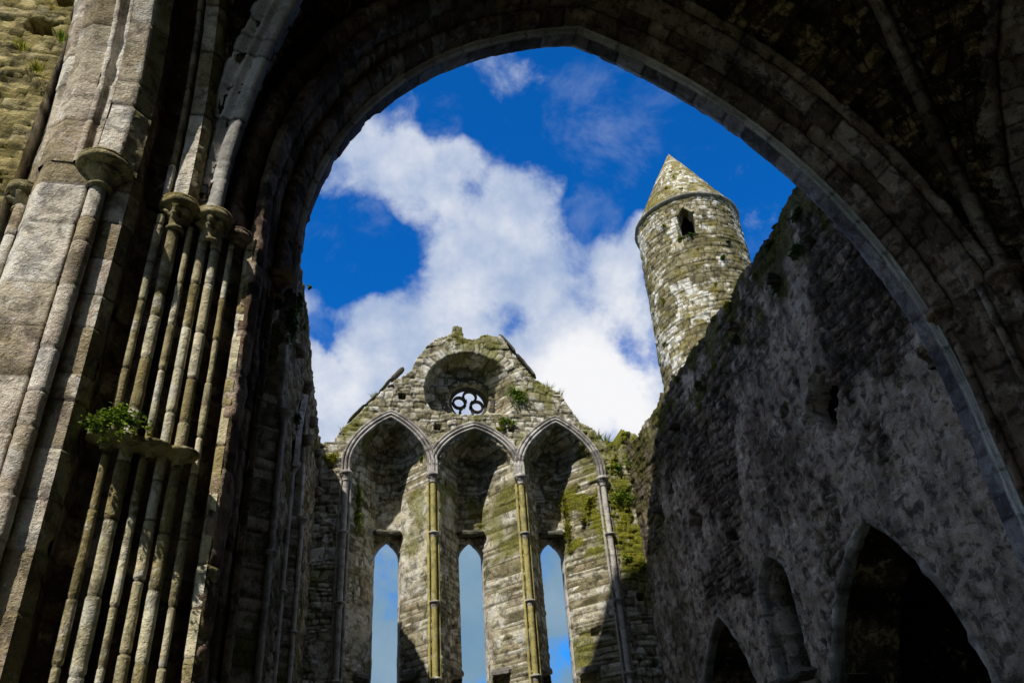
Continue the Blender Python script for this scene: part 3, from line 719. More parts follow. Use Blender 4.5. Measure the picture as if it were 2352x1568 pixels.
for nm, pr, sd_, bl in (
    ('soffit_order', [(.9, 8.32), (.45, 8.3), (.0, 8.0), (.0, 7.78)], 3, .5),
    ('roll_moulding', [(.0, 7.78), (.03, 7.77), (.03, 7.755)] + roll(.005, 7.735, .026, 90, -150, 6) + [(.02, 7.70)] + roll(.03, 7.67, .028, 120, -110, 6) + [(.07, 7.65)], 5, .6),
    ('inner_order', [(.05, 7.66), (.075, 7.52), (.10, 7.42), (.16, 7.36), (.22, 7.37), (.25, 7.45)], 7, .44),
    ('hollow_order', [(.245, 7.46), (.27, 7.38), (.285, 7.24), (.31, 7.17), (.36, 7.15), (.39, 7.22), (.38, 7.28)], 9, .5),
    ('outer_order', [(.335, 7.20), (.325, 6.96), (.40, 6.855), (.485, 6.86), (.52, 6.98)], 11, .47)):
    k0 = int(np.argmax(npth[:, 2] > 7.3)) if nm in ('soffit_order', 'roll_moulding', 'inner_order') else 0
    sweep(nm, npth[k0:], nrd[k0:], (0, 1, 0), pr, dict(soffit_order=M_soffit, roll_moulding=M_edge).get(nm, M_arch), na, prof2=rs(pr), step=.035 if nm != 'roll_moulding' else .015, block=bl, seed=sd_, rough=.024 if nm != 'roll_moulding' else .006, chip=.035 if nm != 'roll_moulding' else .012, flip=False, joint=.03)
# the wall rib above the orders
iz = [i for i in range(len(npth)) if npth[i, 2] > SPR]
pr = [(.50, 7.02), (.56, 6.80), (.62, 6.72), (.70, 6.74), (.72, 6.86), (.80, 6.88), (1.25, 6.95)]
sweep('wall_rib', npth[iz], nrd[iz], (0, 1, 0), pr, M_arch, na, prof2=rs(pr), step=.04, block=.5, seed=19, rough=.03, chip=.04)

# NW pier
pz = np.arange(1.0, SPR + .05, .06)
nw = empty('crossing_pier', (-2, 6.5, 0), 'sunlit pier of broad blocks and slender clustered shafts left of the great arch', 'pier')
def pier_strip(name, pts, mat, parent, z0=0.0, z1=SPR, seed=0, block=.42, rough=.007, chip=.012, step=.03):
    zz = np.append(np.arange(z0, z1 - .01, .018), z1)
    path = np.array([(0, 0, z) for z in zz]); rd = np.tile(np.array([[1., 0, 0]]), (len(zz), 1))
    return sweep(name, path, rd, (0, 1, 0), pts, mat, parent, step=step, block=block, seed=seed, rough=rough, chip=chip, joint=.016, flip=True)
pier_strip('nave_face', [(-4.2, 6.9), (-3.2, 6.88), (-3.16, 6.5), (-2.98, 6.42), (-2.95, 6.15)], M_pier, nw, seed=1)
pier_strip('inner_face', [(-2.95, 6.15), (-2.85, 6.0), (-2.80, 5.96), (-2.42, 5.955), (-2.40, 6.06)], M_pier, nw, seed=2, block=.5)
pier_strip('broad_face', [(-2.41, 6.07), (-2.30, 6.09), (-2.26, 6.07), (-2.09, 6.09)], M_pier, nw, seed=3, block=.4)
pier_strip('chamfer', [(-2.09, 6.09), (-2.02, 6.19), (-2.03, 6.24)], M_chamf, nw, seed=3, block=.4, rough=.016, chip=.02)
pier_strip('recess', [(-2.03, 6.24), (-2.05, 6.5), (-1.9, 6.62), (-1.80, 6.56), (-1.74, 6.68), (-1.66, 6.62), (-1.58, 6.74), (-1.52, 6.72), (-1.44, 6.80), (-1.38, 6.80), (-1.28, 6.90), (-1.20, 6.92), (-1.12, 7.0), (-1.0, 7.05)], M_arch, nw, seed=4)  # gaps between the shafts in dark stone, their shade painted as colour
pier_strip('jamb_face', [(-.86, 7.30), (-.885, 7.42), (-.90, 7.55), (-.90, 8.05), (-1.3, 8.35)], M_arch, nw, seed=14)
pier_strip('outer_face', [(-1.13, 6.98), (-1.10, 6.862), (-1.024, 6.853)], M_fine, nw, seed=5, block=.38)
pier_strip('chamfer', [(-1.024, 6.853), (-.945, 6.95), (-.95, 7.05)], M_chamf, nw, seed=5, block=.38, rough=.016, chip=.02)
def shaft(name, x, y, r, mat, parent, z0=0.0, z1=SPR - .2, seed=0, keel=0., tone_block=.45, fac=7):
    pts = []
    for i in range(fac * 2 + 1):
        a = -PI * 1.15 + 2.3 * PI * i / (fac * 2) * 1.0
        a = math.radians(150) + math.radians(240) * i / (fac * 2)    # open at the back
        rr = r * (1 + keel * max(0, math.cos(a - math.radians(250))) ** 8)
        pts.append((x + rr * math.cos(a), y + rr * math.sin(a)))
    return pier_strip(name, pts, mat, parent, z0, z1, seed=seed, block=tone_block, rough=.0015, chip=.004, step=.02)
SH_ = [(-1.855, 6.386, .040), (-1.734, 6.47, .062), (-1.60, 6.54, .036), (-1.481, 6.627, .05), (-1.366, 6.686, .055), (-1.229, 6.764, .036)]
shaft('shaft', -2.335, 6.00, .078, M_pier, nw, seed=20, fac=8)
shaft('shaft', -3.11, 6.42, .06, M_pier, nw, seed=21)
for i, (x, y, r) in enumerate(SH_): shaft('shaft', x, y, r * .92, M_fine, nw, seed=30 + i, keel=.25, fac=4, tone_block=.5)
def capital(x, y, z, r, parent, mat=M_arch, foliate=True, seed=1, h=.34):
    lathe('capital', (x, y, z), [(r * .36, -h), (r * .48, -h + .02), (r * .48, -h + .04), (r * .36, -h + .06), (r * .38, -h * .65), (r * .52, -.15), (r * .70, -.11), (r * .62, -.085), (r * .88, -.06), (r * .97, -.05), (r, -.03), (r, .0), (r * .93, .01), (r * .98, .02), (r * .98, .035), (r * .8, .04), (r * .2, .04)], mat, parent, seg=36, lobes=6 if foliate else 0, lobe_amp=.045, lobe_band=(-h * .6, -.06), rough=.012, seed=seed)
capital(-2.33, 6.0, SPR, .25, nw, M_chamf, False, 2, .30)  # capital bells darkened by stone colour, for shade under the abacus
capital(-3.13, 6.45, SPR, .17, nw, M_chamf, True, 3, .26)
capital(-1.73, 6.46, SPR, .19, nw, M_chamf, True, 4)
capital(-1.42, 6.60, SPR, .19, nw, M_chamf, True, 5)
capital(-1.20, 6.86, SPR, .15, nw, M_arch, False, 6)
capital(-.80, 7.50, SPR + .02, .19, nw, M_arch, False, 7)
shaft('shaft', -.87, 7.46, .06, M_arch, nw, seed=41)
# round ledge corbels lower down, darker stone paints their underside shade
for i, (x, y) in enumerate(((-1.86, 6.32), (-1.70, 6.40), (-1.54, 6.47), (-1.34, 6.60))):
    lathe('ledge_corbel', (x, y, 4.70), [(.03, -.12), (.05, -.07), (.11, -.045), (.150, -.032), (.158, -.015), (.158, .0), (.14, .01), (.0, .015)], M_chamf, nw, seg=26, seed=i, rough=.008)

# west arch: springs from the pier toward and over the viewer
wa = empty('west_crossing_arch', (-2.4, 2, 0), 'sunlit springing of the side arch rising from the broad pier capitals toward the upper left', 'arch')
def west_path(n=260, xsign=1, jamb=5.95, other=-2.0, z0=SPR, za=12.6, stilt=0.):
    c = (jamb + other) / 2; hw = (jamb - other) / 2; rise = za - z0; R = (hw * hw + rise * rise) / (2 * hw); th = math.asin(rise / R)
    pts = []; nr = []
    for z in np.arange(z0 - stilt, z0 - .01, .03): pts.append((jamb, z)); nr.append((1, 0))
    for i in range(n + 1):
        a = th * i / n; pts.append((jamb - R + R * math.cos(a), z0 + R * math.sin(a))); nr.append((math.cos(a), math.sin(a)))
    for i in range(n - 1, -1, -1):
        a = th * i / n; pts.append((other + R - R * math.cos(a), z0 + R * math.sin(a))); nr.append((-math.cos(a), math.sin(a)))
    for z in np.arange(z0 - .03, z0 - stilt - .01, -.03): pts.append((other, z)); nr.append((-1, 0))
    return np.array([(0, p[0], p[1]) for p in pts]), np.array([(0, q[0], q[1]) for q in nr])
wp, wr = west_path(z0=8.0, za=13.3, stilt=.66)
for nm, pr, mt, sd_, bl in (
    ('nave_order', [(.95, -3.3), (.55, -3.2), (.42, -3.1), (.40, -2.98)], M_pier, 51, .45),
    ('inner_order', [(.40, -2.98), (.12, -2.93), (.04, -2.83), (.0, -2.78), (.0, -2.60)], M_pier, 52, .62),
    ('roll_moulding', [(.0, -2.60)] + [(-.02, -2.585), (-.03, -2.56), (-.02, -2.535), (.03, -2.53), (.035, -2.47), (-.01, -2.46), (-.03, -2.44), (-.03, -2.42)], M_pier, 53, .62),
    ('broad_order', [(-.03, -2.42), (-.025, -2.27), (-.02, -2.22), (.005, -2.20)], M_pier, 54, .66),
    ('chamfer', [(.005, -2.20), (.115, -2.10), (.14, -2.07)], M_chamf, 54, .66),
    ('hollow', [(.14, -2.07), (.5, -2.06), (.55, -1.92), (.48, -1.88)], M_arch, 55, .5),
    ('thin_order', [(.48, -1.88), (.43, -1.885), (.405, -1.86), (.42, -1.835), (.60, -1.82)], M_pier, 56, .5),
    ('outer_order', [(.66, -1.84), (.46, -1.80), (.45, -1.66)], M_pier, 57, .42),
    ('outer_chamfer', [(.45, -1.66), (.52, -1.60), (.60, -1.58), (.9, -1.5), (1.2, -1.45)], M_chamf, 57, .42)):
    sweep(nm, wp, wr, (1, 0, 0), pr, mt, wa, step=.03, block=bl, seed=sd_, rough=.007 if mt is M_pier else .018, chip=.012 if mt is M_pier else .022, flip=True, joint=.016)

# diagonal ribs
CRN = Vector((3.6, 2.1, 14.5))
def rib_path(p0, R=7.0, n=260):
    p0 = Vector(p0); d = Vector((CRN.x - p0.x, CRN.y - p0.y, 0)); H = d.length; d.normalize(); rise = CRN.z - p0.z
    R = (H * H + rise * rise) / (2 * H); zst = p0.z
    pts = []; nr = []
    for z in np.arange(p0.z, zst, .1): pts.append((p0.x, p0.y, z)); nr.append(tuple(-d))
    th = math.acos(max(-1, (R - H) / R))
    for i in range(n + 1):
        a = th * i / n; q = p0 + d * (R - R * math.cos(a)); pts.append((q.x, q.y, zst + R * math.sin(a))); nn = -d * math.cos(a) + Vector((0, 0, math.sin(a))); nr.append(tuple(nn))
    return np.array(pts), np.array(nr), d
RIBP = {}
def rib(name, p0, label, mat, R=7., group=None, w=1.0):
    p, n_, d = rib_path(p0, R); side = Vector((-d.y, d.x, 0))
    pr = [(.26 * w, -.17 * w), (.14 * w, -.165 * w), (.11 * w, -.10 * w), (.06 * w, -.105 * w), (.04 * w, -.05 * w), (.0, -.055 * w), (-.045 * w, -.03 * w), (-.055 * w, .0), (-.045 * w, .03 * w), (.0, .055 * w), (.04 * w, .05 * w), (.06 * w, .105 * w), (.11 * w, .10 * w), (.14 * w, .165 * w), (.26 * w, .17 * w)]
    pr = [(a, -b) for a, b in pr]
    o = sweep(name, p, n_, tuple(side), pr, mat, None, step=.025, block=.45, seed=int(abs(p0[0]) * 10), rough=.004, chip=.004, flip=False)
    tag(o, label, 'vault rib', group); return p
G_ = 'diagonal ribs of the crossing vault'
RIBP['nw'] = rib('vault_rib', (-1.42, 6.60, SPR), 'pale diagonal vault rib catching sun above the carved capitals at the left', M_rib, 7.6, G_, w=1.5)
RIBP['ne'] = rib('vault_rib', (8.42, 6.72, 7.6), 'dark diagonal vault rib climbing from the far right capital to the top of the picture', M_arch, 7.2, G_, w=1.95)
RIBP['sw'] = rib_path((-1.42, -2.3, SPR))[0]
RIBP['se'] = rib_path((8.42, -2.3, 7.6))[0]

# NE pier
ne = empty('crossing_pier', (8.5, 6.8, 0), 'dark clustered pier at the right edge with broad moulded capitals', 'pier')
NEp = [(8.0, 7.3), (8.13, 7.18), (8.12, 7.05), (8.22, 6.98), (8.30, 7.0), (8.27, 6.85), (8.36, 6.80), (8.40, 6.7), (8.52, 6.72), (8.55, 6.55), (8.70, 6.50), (8.72, 6.3), (8.95, 6.25), (9.0, 6.0), (9.5, 5.95)]
zzp = np.arange(1.0, 7.66, .06)
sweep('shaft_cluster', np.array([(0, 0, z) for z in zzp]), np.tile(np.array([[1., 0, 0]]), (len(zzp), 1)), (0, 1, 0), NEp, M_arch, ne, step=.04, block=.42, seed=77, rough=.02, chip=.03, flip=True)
for i, (x, y, r) in enumerate(((8.07, 7.56, .06), (8.18, 6.96, .05), (8.38, 6.68, .075), (8.56, 6.5, .05), (8.74, 6.28, .05))):
    pts = [(x + r * math.cos(math.radians(130 + 20 * k)), y + r * math.sin(math.radians(130 + 20 * k))) for k in range(12)]
    sweep('shaft', np.array([(0, 0, z) for z in zzp]), np.tile(np.array([[1., 0, 0]]), (len(zzp), 1)), (0, 1, 0), pts, M_arch, ne, step=.02, block=.5, seed=i, rough=.006, chip=.01, flip=True)
for i, (x, y, r, z) in enumerate(((8.06, 7.54, .24, 7.56), (8.36, 6.68, .25, 7.6), (8.62, 6.42, .2, 7.6), (8.08, 8.1, .15, 7.3))):
    capital(x, y, z, r, ne, M_arch, False, 30 + i, .30)
ea = empty('east_crossing_arch', (9.2, 2, 0), 'unlit side arch with patches of pale plaster in the dark upper right corner', 'arch')
ep, er = west_path(za=13.0, z0=7.6, jamb=5.95)
for nm, pr in (('outer_order', [(1.2, 8.55), (.7, 8.6), (.5, 8.68), (.48, 8.8), (.55, 8.86)]), ('middle_order', [(.55, 8.86), (.30, 8.92), (.22, 9.0), (.22, 9.16), (.3, 9.2)]), ('inner_order', [(.3, 9.2), (.05, 9.26), (.0, 9.34), (.0, 9.7), (.3, 9.9), (.9, 10.)])):
    sweep(nm, ep, er, (1, 0, 0), pr, M_arch, ea, step=.05, block=.5, seed=len(nm), rough=.03, chip=.04, flip=True)

# vault webs
vt = empty('crossing_vault', (3.6, 2.1, 13), 'dark rubble webs of the crossing vault between the ribs', 'vault')
def web(name, A, B, seed, bulge=.25, flip=False):
    n = 260
    def rsz(p):
        p = np.asarray(p, float); L = np.concatenate([[0], np.cumsum(np.linalg.norm(np.diff(p, axis=0), axis=1))]); s = np.linspace(0, L[-1], n)
        return np.stack([np.interp(s, L, p[:, k]) for k in range(3)], -1)
    A, B = rsz(A), rsz(B); m = 110; t = np.linspace(0, 1, m)
    P = A[:, None, :] * (1 - t)[None, :, None] + B[:, None, :] * t[None, :, None]
    P[..., 2] += bulge * np.sin(PI * t)[None, :] * np.linspace(0, 1, n)[:, None]
    X, Y, Z = P[..., 0], P[..., 1], P[..., 2]
    sl = np.concatenate([np.zeros((1, m)), np.cumsum(np.linalg.norm(np.diff(P, axis=0), axis=2), axis=0)], 0)
    tl = np.concatenate([np.zeros((n, 1)), np.cumsum(np.linalg.norm(np.diff(P, axis=1), axis=2), axis=1)], 1)
    e, tone, h2 = masonry(tl, sl, .15, .26, seed, .2, .03, .95)
    rel = (e - 1) * .03 + (h2 - .5) * .06 + (fbm(X * 5, Y * 5, Z * 5, seed=seed) - .5) * .12
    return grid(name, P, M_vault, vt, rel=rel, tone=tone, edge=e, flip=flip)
ia = int(np.argmax(npth[:, 2]))
up_l = [i for i in range(ia + 1) if npth[i, 2] >= SPR]; up_r = [i for i in range(len(npth) - 1, ia - 1, -1) if npth[i, 2] >= SPR]
NL = npth[up_l] + nrd[up_l] * .74 + np.array([0, 6.90, 0]); NR = npth[up_r] + nrd[up_r] * .52 + np.array([0, 6.90, 0])
off = np.array([0, 0, .10])
web('north_web', NL, RIBP['nw'] + off, 1); web('north_web', NR, RIBP['ne'] + off, 2)
h = len(wp) // 2
WL = wp[:h + 1] + wr[:h + 1] * .62 + np.array([-1.62, 0, 0]); WR = wp[::-1][:h + 1] + wr[::-1][:h + 1] * .62 + np.array([-1.62, 0, 0])
web('west_web', WL, RIBP['nw'] + off, 3); web('west_web', WR, RIBP['sw'] + off, 4)
EL = ep[:h + 1] + er[:h + 1] * .55 + np.array([8.7, 0, 0]); ER = ep[::-1][:h + 1] + er[::-1][:h + 1] * .55 + np.array([8.7, 0, 0])
web('east_web', EL, RIBP['ne'] + off, 5); web('east_web', ER, RIBP['se'] + off, 6)
sy = -2.6
SA = np.array([(-1.4 + t_ * 5, sy, SPR + 6.3 * math.sin(t_ * PI / 2)) for t_ in np.linspace(0, 1, 50)]); SB = np.array([(8.4 - t_ * 4.8, sy, SPR + 6.3 * math.sin(t_ * PI / 2)) for t_ in np.linspace(0, 1, 50)])
web('south_web', SA, RIBP['sw'] + off, 7); web('south_web', SB, RIBP['se'] + off, 8)

# ================================================================== crossing tower mass and walls (carry the arches, shade the transept)
ct = empty('crossing_tower', (3.7, 3, 0), 'massive square central tower whose wall carries the great dark arch', 'tower')
def panel(name, x0, x1, z0, z1, holefn, to3, mat, st=.12, thick=None):
    xs = np.arange(x0, x1 + st, st); zs = np.arange(z0, z1 + st, st); X, Z = np.meshgrid(xs, zs, indexing='ij')
    e, tone, h2 = masonry(X, Z, .3, .5, 44, .1, .03)
    P = to3(X, Z); k = ~holefn(X, Z); k = k[:-1, :-1] & k[1:, 1:] & k[1:, :-1] & k[:-1, 1:]
    return grid(name, P, mat, ct, rel=(h2 - .5) * .04, tone=tone, edge=e, keep=k, extr=thick)
def nh(X, Z):
    return (X > -1.3) & (X < 8.6) & (Z < 7.9) | (np.hypot(X - 4.66, Z - 7.9) < 5.9) & (X < 3.5) & (Z > 7.8) | (np.hypot(X - .73, Z - 6.3) < 7.85) & (X >= 3.3) & (Z > 6)
panel('north_wall', -4.5, 11, 0, 16, nh, lambda X, Z: np.stack([X, X * 0 + 8.28, Z], -1), M_left)
def wh(Y, Z):
    return (Y < 6.35) & (Y > -2.4) & ((Z < 8.1) | (np.hypot(Y - .3, Z - 8.0) < 6.2) & (Y > 1.9) | (np.hypot(Y - 3.65, Z - 8.0) < 6.2) & (Y <= 2.1))
panel('west_wall', -3, 8.4, 0, 16, wh, lambda X, Z: np.stack([X * 0 - 3.25, X, Z], -1), M_pier)
boxes_mesh('south_wall', [((3.7, -3.0, 8), (16, .6, 16), None)], M_arch, ct)
boxes_mesh('east_wall', [((10.6, 2.6, 8), (.6, 11.4, 16), None)], M_arch, ct)
boxes_mesh('lower_stage', [((3.7, 2.7, 15.6), (14.6, 11.2, .8), None)], M_left, ct)
boxes_mesh('belfry_stage', [((3.9, 3.2, 20.2), (14.2, 10.2, 8.4), None)], M_left, ct)
# unseen turret at the tower's corner, outlined to cast the low gable shadow
tt = empty('shadow_turret', (-1.2, 7.0, 0), 'ragged unseen turret at the corner of the central tower, shaped for its shadow on the gable', 'turret')
tp = [(-4.15, 14.8), (1.5, 14.8), (1.5, 24.6), (.9, 25.4), (.2, 26.2), (-.8, 26.6), (-1.8, 26.8), (-2.8, 26.3), (-3.5, 25.9), (-4.15, 25.6)]
nt_ = len(tp); mesh_obj('turret_wall', [(a, 5.6, b) for a, b in tp] + [(a, 8.33, b) for a, b in tp], [tuple(range(nt_)), tuple(range(2 * nt_ - 1, nt_ - 1, -1))] + [(i, (i + 1) % nt_ , (i + 1) % nt_ + nt_, i + nt_) for i in range(nt_)], M_left, tt)

# nave wall at the far left
nv = empty('nave_wall', (-6, 7, 0), 'mossy sunlit rubble wall in the top left corner with square holes in it', 'wall')
def build_nave():
    st = .035
    xs = np.arange(-8.4, -3.05, st); zs = np.arange(3, 14, st); X, Z = np.meshgrid(xs, zs, indexing='ij')
    e, tone, h2 = masonry(X, Z, .10, .24, 81, .10, .02, .9)
    dep = X * 0
    for a, b, s in ((-3.98, 10.75, .15), (-3.75, 11.35, .17), (-3.9, 8.0, .16), (-4.9, 9.3, .1)):
        dep = np.where((np.abs(X - a + .03 * np.sin(Z * 30)) < s) & (np.abs(Z - b) < s * .8), .5, dep)
    band = (X > -3.62) & (Z < 9.0)
    e = np.where(band, sstep(0, .015, np.abs((Z / .7) % 1 - .5) * .7), e); tone = np.where(band, .4, tone)
    rel = np.where(band, .03 + (fbm(X * 9, Z * 9) - .5) * .01, e * .025 + (h2 - .5) * .04 + (fbm(X * 9, Z * 9, seed=3) - .5) * .06)
    P = np.stack([X, 7.15 + dep - rel, Z], -1)
    grid('wall', P, M_nave, nv, tone=tone, edge=e)
build_nave()

# ================================================================== PLANTS
foliage('shrub', 'bright green leafy shrub growing on the round ledge corbels of the sunlit pier', 'plant', (-1.78, 6.20, 4.80), .22, 800, .034, L_bright, (.25, -1, .25), .6, seed=1, flat=(1.15, .8, .85))
GP = lambda px, py, D=GY: CAM + ray(px, py) * (D / ray(px, py).y)
RP = lambda px, py, W=WX: CAM + ray(px, py) * (W / ray(px, py).x)
def LP(px, py):
    d = ray(px, py); return CAM + d * (-1.5 / (d.x - .045 * d.y))
def GPs(px, py):
    d = ray(px, py); D = GY
    for k in range(60):
        p = CAM + d * (D / d.y); dd = 0
        for i, (cf, cb, za) in enumerate(BAYS):
            hw = 1.08 if i != 1 else 1.04
            if abs(p.x - cf) < hw and p.z < za - .1:
                dd = 1.0 * min(1, (p.x - cf + hw) / (cb - .36 - cf + hw), (cf + hw - p.x) / (cf + hw - cb - .36))
        if D - GY >= dd: break
        D += .02
    return p
def off_(p, v, k): return tuple(Vector(p) + Vector(v) * k)
N_ = (0, -1, .2)
for i, (px, py, rad, cnt, mt, lab, cat) in enumerate((
    (1185, 905, .42, 700, L_bright, 'bushy green plant rooted in the right side of the rose window recess', 'plant'),
    (1160, 968, .28, 320, L_bright, 'small plant on the sill just below and right of the rose window', 'plant'),
    (1152, 985, .2, 200, L_yell, 'low yellow-green plant above the middle lancet arch', 'plant'),
    (968, 1052, .14, 130, L_bright, 'fern hanging inside the left lancet arch beside its moulding', 'fern'),
    (1190, 1045, .16, 160, L_yell, 'moss cushion where the middle and right lancet arches meet', 'moss'),
    (1010, 1098, .08, 60, L_yell, 'tiny moss clump on the second shaft capital', 'moss'),
    (822, 1165, .42, 800, L_bright, 'ivy trailing down beside the leftmost shaft of the gable', 'ivy'),
    (1300, 1190, .50, 1500, L_yell, 'yellow ivy curtain on the splay of the right lancet', 'ivy'),
    (1360, 1150, .34, 600, L_yell, 'yellow moss patch beside the rightmost capital', 'moss'),
    (1345, 1195, .24, 320, L_yell, 'mossy cushion on the wall under the rightmost capital', 'moss'),
    (1428, 1140, .42, 800, L_bright, 'dark green bush in the right corner of the gable wall', 'bush'),
    (1455, 1060, .4, 600, L_bright, 'bright fern high in the right corner of the gable wall', 'fern'),
    (1410, 1075, .3, 420, L_bright, 'leafy patch just right of the right lancet arch', 'plant'),
    (1440, 1280, .22, 240, L_bright, 'lone fern low on the mossy strip right of the shafts', 'fern'),
    (1478, 1300, .22, 240, L_bright, 'small fern in the shadow line at the right corner', 'fern'),
    (760, 1050, .32, 380, L_yell, 'rusty moss tuft at the top left corner of the gable', 'moss'))):
    ishang = 'ivy' in cat
    foliage(cat, lab, cat, off_(GPs(px, py), (0, -1, 0), .03), rad, cnt, .05 if mt is not L_yell else .04, mt, N_, .5, seed=i + 3, stems=True, flat=(.45, .5, 1.9) if ishang else (1, .6, .8))
for i, (px, py, hh, lab) in enumerate(((1258, 893, .35, 'grassy tuft on the upper right slope of the gable'), (1285, 905, .3, 'grass clump halfway down the right slope of the gable'), (1395, 1010, .35, 'dry grass on the low right shoulder of the gable'), (1378, 1000, .3, 'grass sprigs beside the right shoulder stone'), (862, 905, .2, 'rusty grass along the left coping'), (790, 985, .2, 'short tuft at the foot of the left slope'))):
    tuft('grass_tuft', lab, tuple(GP(px, py) + Vector((0, .2, -.05))), hh, 90, L_yell if i % 2 else L_bright, seed=i)
for i, (px, py, rad, cnt, mt, lab, cat) in enumerate((
    (1838, 490, .20, 300, L_dark, 'weed hanging from the top of the right wall nearest the great arch', 'weed'),
    (1838, 575, .22, 360, L_dark, 'round dark bush on the upper right wall', 'bush'),
    (1776, 560, .15, 160, L_dark, 'small fern near the sloping top edge of the right wall', 'fern'),
    (1790, 655, .22, 300, L_dark, 'mossy growth around the stub corbel of the right wall', 'moss'),
    (1680, 700, .20, 220, L_yell, 'yellow-green moss along the middle of the right wall top', 'moss'),
    (1612, 885, .18, 200, L_dark, 'weed under the square hole low on the right wall top', 'weed'),
    (1560, 868, .12, 120, L_yell, 'small moss on the lower end of the right wall top', 'moss'))):
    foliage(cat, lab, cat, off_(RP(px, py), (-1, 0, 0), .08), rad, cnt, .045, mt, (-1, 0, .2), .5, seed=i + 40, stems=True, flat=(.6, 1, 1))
for i, (px, py, rad, cnt, mt, lab) in enumerate((
    (652, 735, .34, 700, L_dark, 'big dark fern hanging below the left capital of the great arch'),
    (672, 690, .18, 240, L_dark, 'smaller fern just under the left capital of the great arch'),
    (697, 660, .09, 50, L_bright, 'sprig catching sun on the edge of the left wall beneath the arch'),
    (688, 745, .07, 36, L_bright, 'tiny sunlit leaf sprig above the big dark fern'),
    (668, 960, .16, 180, L_dark, 'fern beside the nearer shaft capital of the left wall'))):
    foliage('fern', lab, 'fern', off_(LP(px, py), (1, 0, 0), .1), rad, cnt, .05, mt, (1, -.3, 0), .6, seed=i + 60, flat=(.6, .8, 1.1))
for i, (a, z, rad) in enumerate(((.02, 22.62, .22), (-.16, 22.6, .14), (.5, 21.3, .16), (-.75, 20.2, .18), (.7, 22.2, .12), (-.4, 23.6, .13), (-.95, 18.4, .15), (.25, 20.0, .12))):
    an = math.atan2(-TC[1], -TC[0]) + a
    foliage('fern', ['fern growing under the tower window sill', 'little fern beside the tower window sill', 'weed on the right flank of the round tower', 'weed on the left flank of the round tower', 'fern near the right edge below the tower roof', 'fern left of the tower window', 'lowest weed on the left edge of the round tower', 'moss tuft on the middle of the round tower'][i], 'fern',
            (TC[0] + 2.28 * math.cos(an), TC[1] + 2.28 * math.sin(an), z), rad, 110, .06, L_yell if i % 2 else L_dark, (math.cos(an), math.sin(an), .2), .4, seed=i + 80, stems=True)
for i, (a, s) in enumerate(((.1, .12), (.35, .2), (-.25, .25), (0, .42), (.3, .5), (-.1, .55))):
    an = math.atan2(-TC[1], -TC[0]) + a; R = 2.24 * (1 - s)
    foliage('moss', ['moss tuft above the tower cornice, nearest its middle', 'moss tuft right of centre low on the tower roof', 'moss tuft left of centre on the tower roof', 'moss tuft halfway up the tower roof', 'moss tuft on the right of the tower roof, halfway up', 'topmost moss tuft of the tower roof'][i], 'moss',
            (TC[0] + R * math.cos(an), TC[1] + R * math.sin(an), ZE + .12 + s * 4.65), .14, 90, .05, L_yell, (math.cos(an), math.sin(an), .5), .2, seed=i + 95, stems=True)
for i, (x, z) in enumerate(((-4.0, 10.1), (-3.62, 10.35), (-3.75, 9.75), (-4.3, 9.95), (-4.1, 8.7))):
    tuft('grass_tuft', ['pale grass tuft on the mossy nave wall, farthest left', 'grass tuft against the pier on the nave wall', 'bright tuft under the nave wall hole', 'dry tuft on the nave wall near the picture edge', 'lowest tuft on the nave wall'][i], (x, 7.0, z), .11, 40, L_bright if i % 2 else L_yell, seed=i + 5, lean=(0, -.6, -.2))
GROUPS = dict(fern='ferns rooted in the walls and tower', moss='moss cushions on the stonework', grass_tuft='grass tufts on the wall tops', ivy='ivy on the gable splays', bush='bushes on the walls', weed='weeds along the right wall top', plant='small plants in the masonry', crossing_pier='clustered piers of the crossing')
for o in list(sc.objects):
    k = o.name.split('.')[0]
    if o.parent is None and k in GROUPS and 'group' not in o: o['group'] = GROUPS[k]

# ================================================================== SUN + SKY
EL, AZ = math.radians(51), math.radians(40)      # light travels forward-right and down
L = Vector((math.sin(AZ) * math.cos(EL), math.cos(AZ) * math.cos(EL), -math.sin(EL)))
sd = bpy.data.lights.new('sun', 'SUN'); sd.energy = 5.0; sd.angle = math.radians(.5); sd.color = (1, .93, .80)
so = bpy.data.objects.new('sun', sd); link(so); so.rotation_euler = (-L).to_track_quat('Z', 'Y').to_euler()
w = bpy.data.worlds.new('World'); sc.world = w; w.use_nodes = True; w.node_tree.nodes.clear(); t = NT(w.node_tree)
sky = t.node('ShaderNodeTexSky', sky_type='NISHITA', sun_disc=False, sun_elevation=EL, sun_rotation=math.atan2((-L).x, (-L).y), altitude=100, air_density=1., dust_density=.3, ozone_density=3.)
gen = t.node('ShaderNodeTexCoord').outputs['Generated']
blue = t.mix(1., sky.outputs[0], (.045, 1.03, 2.2, 1), 'MULTIPLY')
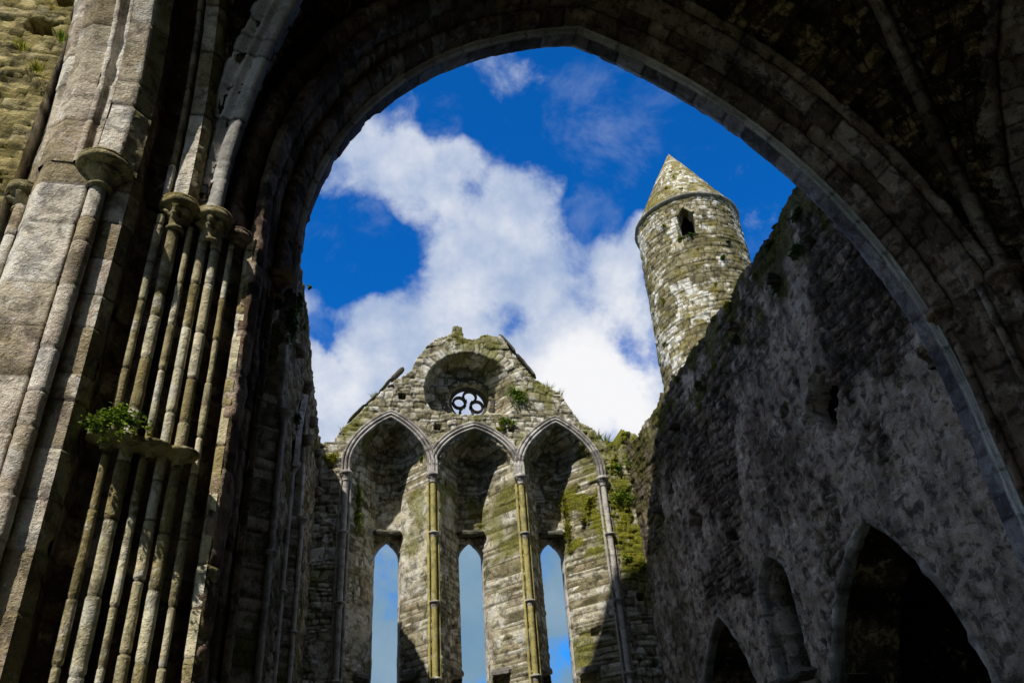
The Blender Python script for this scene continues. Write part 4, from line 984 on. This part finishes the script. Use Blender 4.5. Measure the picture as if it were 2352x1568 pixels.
# clouds: soft masses placed by direction, broken up with noise
nz = t.node('ShaderNodeTexNoise', {'Vector': gen, 'Scale': 5.5, 'Detail': 5, 'Roughness': .6, 'Distortion': .25})
n2 = t.noise(gen, 10., 8, .64, .15)
wv = t.node('ShaderNodeVectorMath', {0: gen, 1: t.node('ShaderNodeVectorMath', {0: t.node('ShaderNodeVectorMath', {0: nz.outputs['Color'], 1: (.5, .5, .5)}, operation='SUBTRACT').outputs[0], 'Scale': .11}, operation='SCALE').outputs[0]}, operation='ADD').outputs[0]
wv = t.node('ShaderNodeVectorMath', {0: wv}, operation='NORMALIZE').outputs[0]
BL = [(770, 390, 70, .75), (880, 430, 75, .9), (1000, 465, 85, 1.15), (1080, 500, 60, .9), (1050, 352, 34, .8), (940, 330, 30, .6), (1110, 530, 85, .9), (1230, 500, 55, .8), (1270, 600, 90, 1.), (1400, 640, 95, 1.),
      (1180, 680, 90, .9), (1010, 690, 80, .9), (860, 720, 70, .9), (745, 715, 34, .6), (760, 900, 80, .9), (1455, 560, 38, .5), (1140, 180, 60, .40), (1280, 180, 45, .40), (860, 860, 110, 1.), (1020, 800, 70, .9),
      (1330, 790, 80, .9), (1410, 900, 110, 1.2), (1200, 880, 110, 1.), (1740, 525, 45, .7), (1000, 1000, 230, 1.), (1350, 1060, 160, 1.), (1090, 1330, 130, .8), (880, 1350, 150, .8), (1290, 1330, 80, .7), (1300, 1560, 40, .9), (1010, 1540, 90, .6)]
dens = None
for (px, py, s, wgt) in BL:
    d = ray(px, py); dot = t.node('ShaderNodeVectorMath', {0: wv, 1: tuple(d)}, operation='DOT_PRODUCT').outputs['Value']
    sg = s / 1829 * 1.0
    k = t.math('MULTIPLY', t.math('SUBTRACT', dot, 1.), 1 / (sg * sg))
    g = t.math('MULTIPLY', t.math('POWER', 2.71828, k), wgt)
    dens = g if dens is None else t.math('ADD', dens, g)
for (px, py, s, wgt) in ((870, 590, 85, -1.3), (770, 750, 40, -1.5), (1190, 740, 34, -1.6), (1380, 500, 60, -.6)):
    d = ray(px, py); dot = t.node('ShaderNodeVectorMath', {0: wv, 1: tuple(d)}, operation='DOT_PRODUCT').outputs['Value']
    sg = s / 1829 * 1.0
    dens = t.math('ADD', dens, t.math('MULTIPLY', t.math('POWER', 2.71828, t.math('MULTIPLY', t.math('SUBTRACT', dot, 1.), 1 / (sg * sg))), wgt))
# added cloud cover outside the view, turns the fill light neutral
away = t.node('ShaderNodeVectorMath', {0: gen, 1: tuple(ray(1176, 784))}, operation='DOT_PRODUCT').outputs['Value']
dens = t.math('ADD', dens, t.math('MULTIPLY', t.ramp(away, .80, .55), 1.3))
sat = t.math('SUBTRACT', 1., t.math('POWER', 2.71828, t.math('MULTIPLY', t.math('MAXIMUM', dens, 0.), -1.15)))
n3 = t.noise(gen, 5., 4, .55, .1)
dn = t.math('ADD', t.math('MULTIPLY', sat, 1.55), t.math('ADD', t.math('MULTIPLY', t.math('SUBTRACT', n2, .5), 2.0), t.math('MULTIPLY', t.math('SUBTRACT', n3, .5), 1.8)))
cf = t.ramp(dn, .44, 1.16)
wisp = t.math('MULTIPLY', t.ramp(t.noise(gen, 7., 6, .62, .35), .5, .72), .28)
cf = t.math('MAXIMUM', cf, wisp)
dbr = t.node('ShaderNodeVectorMath', {0: wv, 1: tuple(ray(1400, 885))}, operation='DOT_PRODUCT').outputs['Value']
br = t.math('POWER', 2.71828, t.math('MULTIPLY', t.math('SUBTRACT', dbr, 1.), (1829 / 85) ** 2))
sn_ = t.math('ADD', t.math('MULTIPLY', br, .55), t.math('ADD', t.math('MULTIPLY', t.noise(gen, 9., 5, .6), 1.), t.math('MULTIPLY', dn, .13)))
shade = t.ramp(sn_, .42, 1.08)
low = t.ramp(t.node('ShaderNodeSeparateXYZ', {0: gen}).outputs[2], .30, .44)
shade = t.math('MULTIPLY', shade, t.math('ADD', t.math('MULTIPLY', low, .85), .15))
cc = t.mix(shade, t.mix(low, (1.9, 3.6, 5.2, 1), (3.9, 5.2, 7.8, 1)), (11., 11., 11.2, 1))
skyc = t.mix(cf, blue, cc)
bg = t.node('ShaderNodeBackground', {'Color': skyc, 'Strength': .085})
t.node('ShaderNodeOutputWorld', {0: bg.outputs[0]})

sc.view_settings.view_transform = 'Standard'; sc.view_settings.look = 'None'; sc.view_settings.exposure = 0
sc.render.engine = 'CYCLES'
sc.cycles.use_denoising = True
sc.cycles.max_bounces = 5; sc.cycles.diffuse_bounces = 3; sc.cycles.adaptive_threshold = .02; sc.cycles.transparent_max_bounces = 8
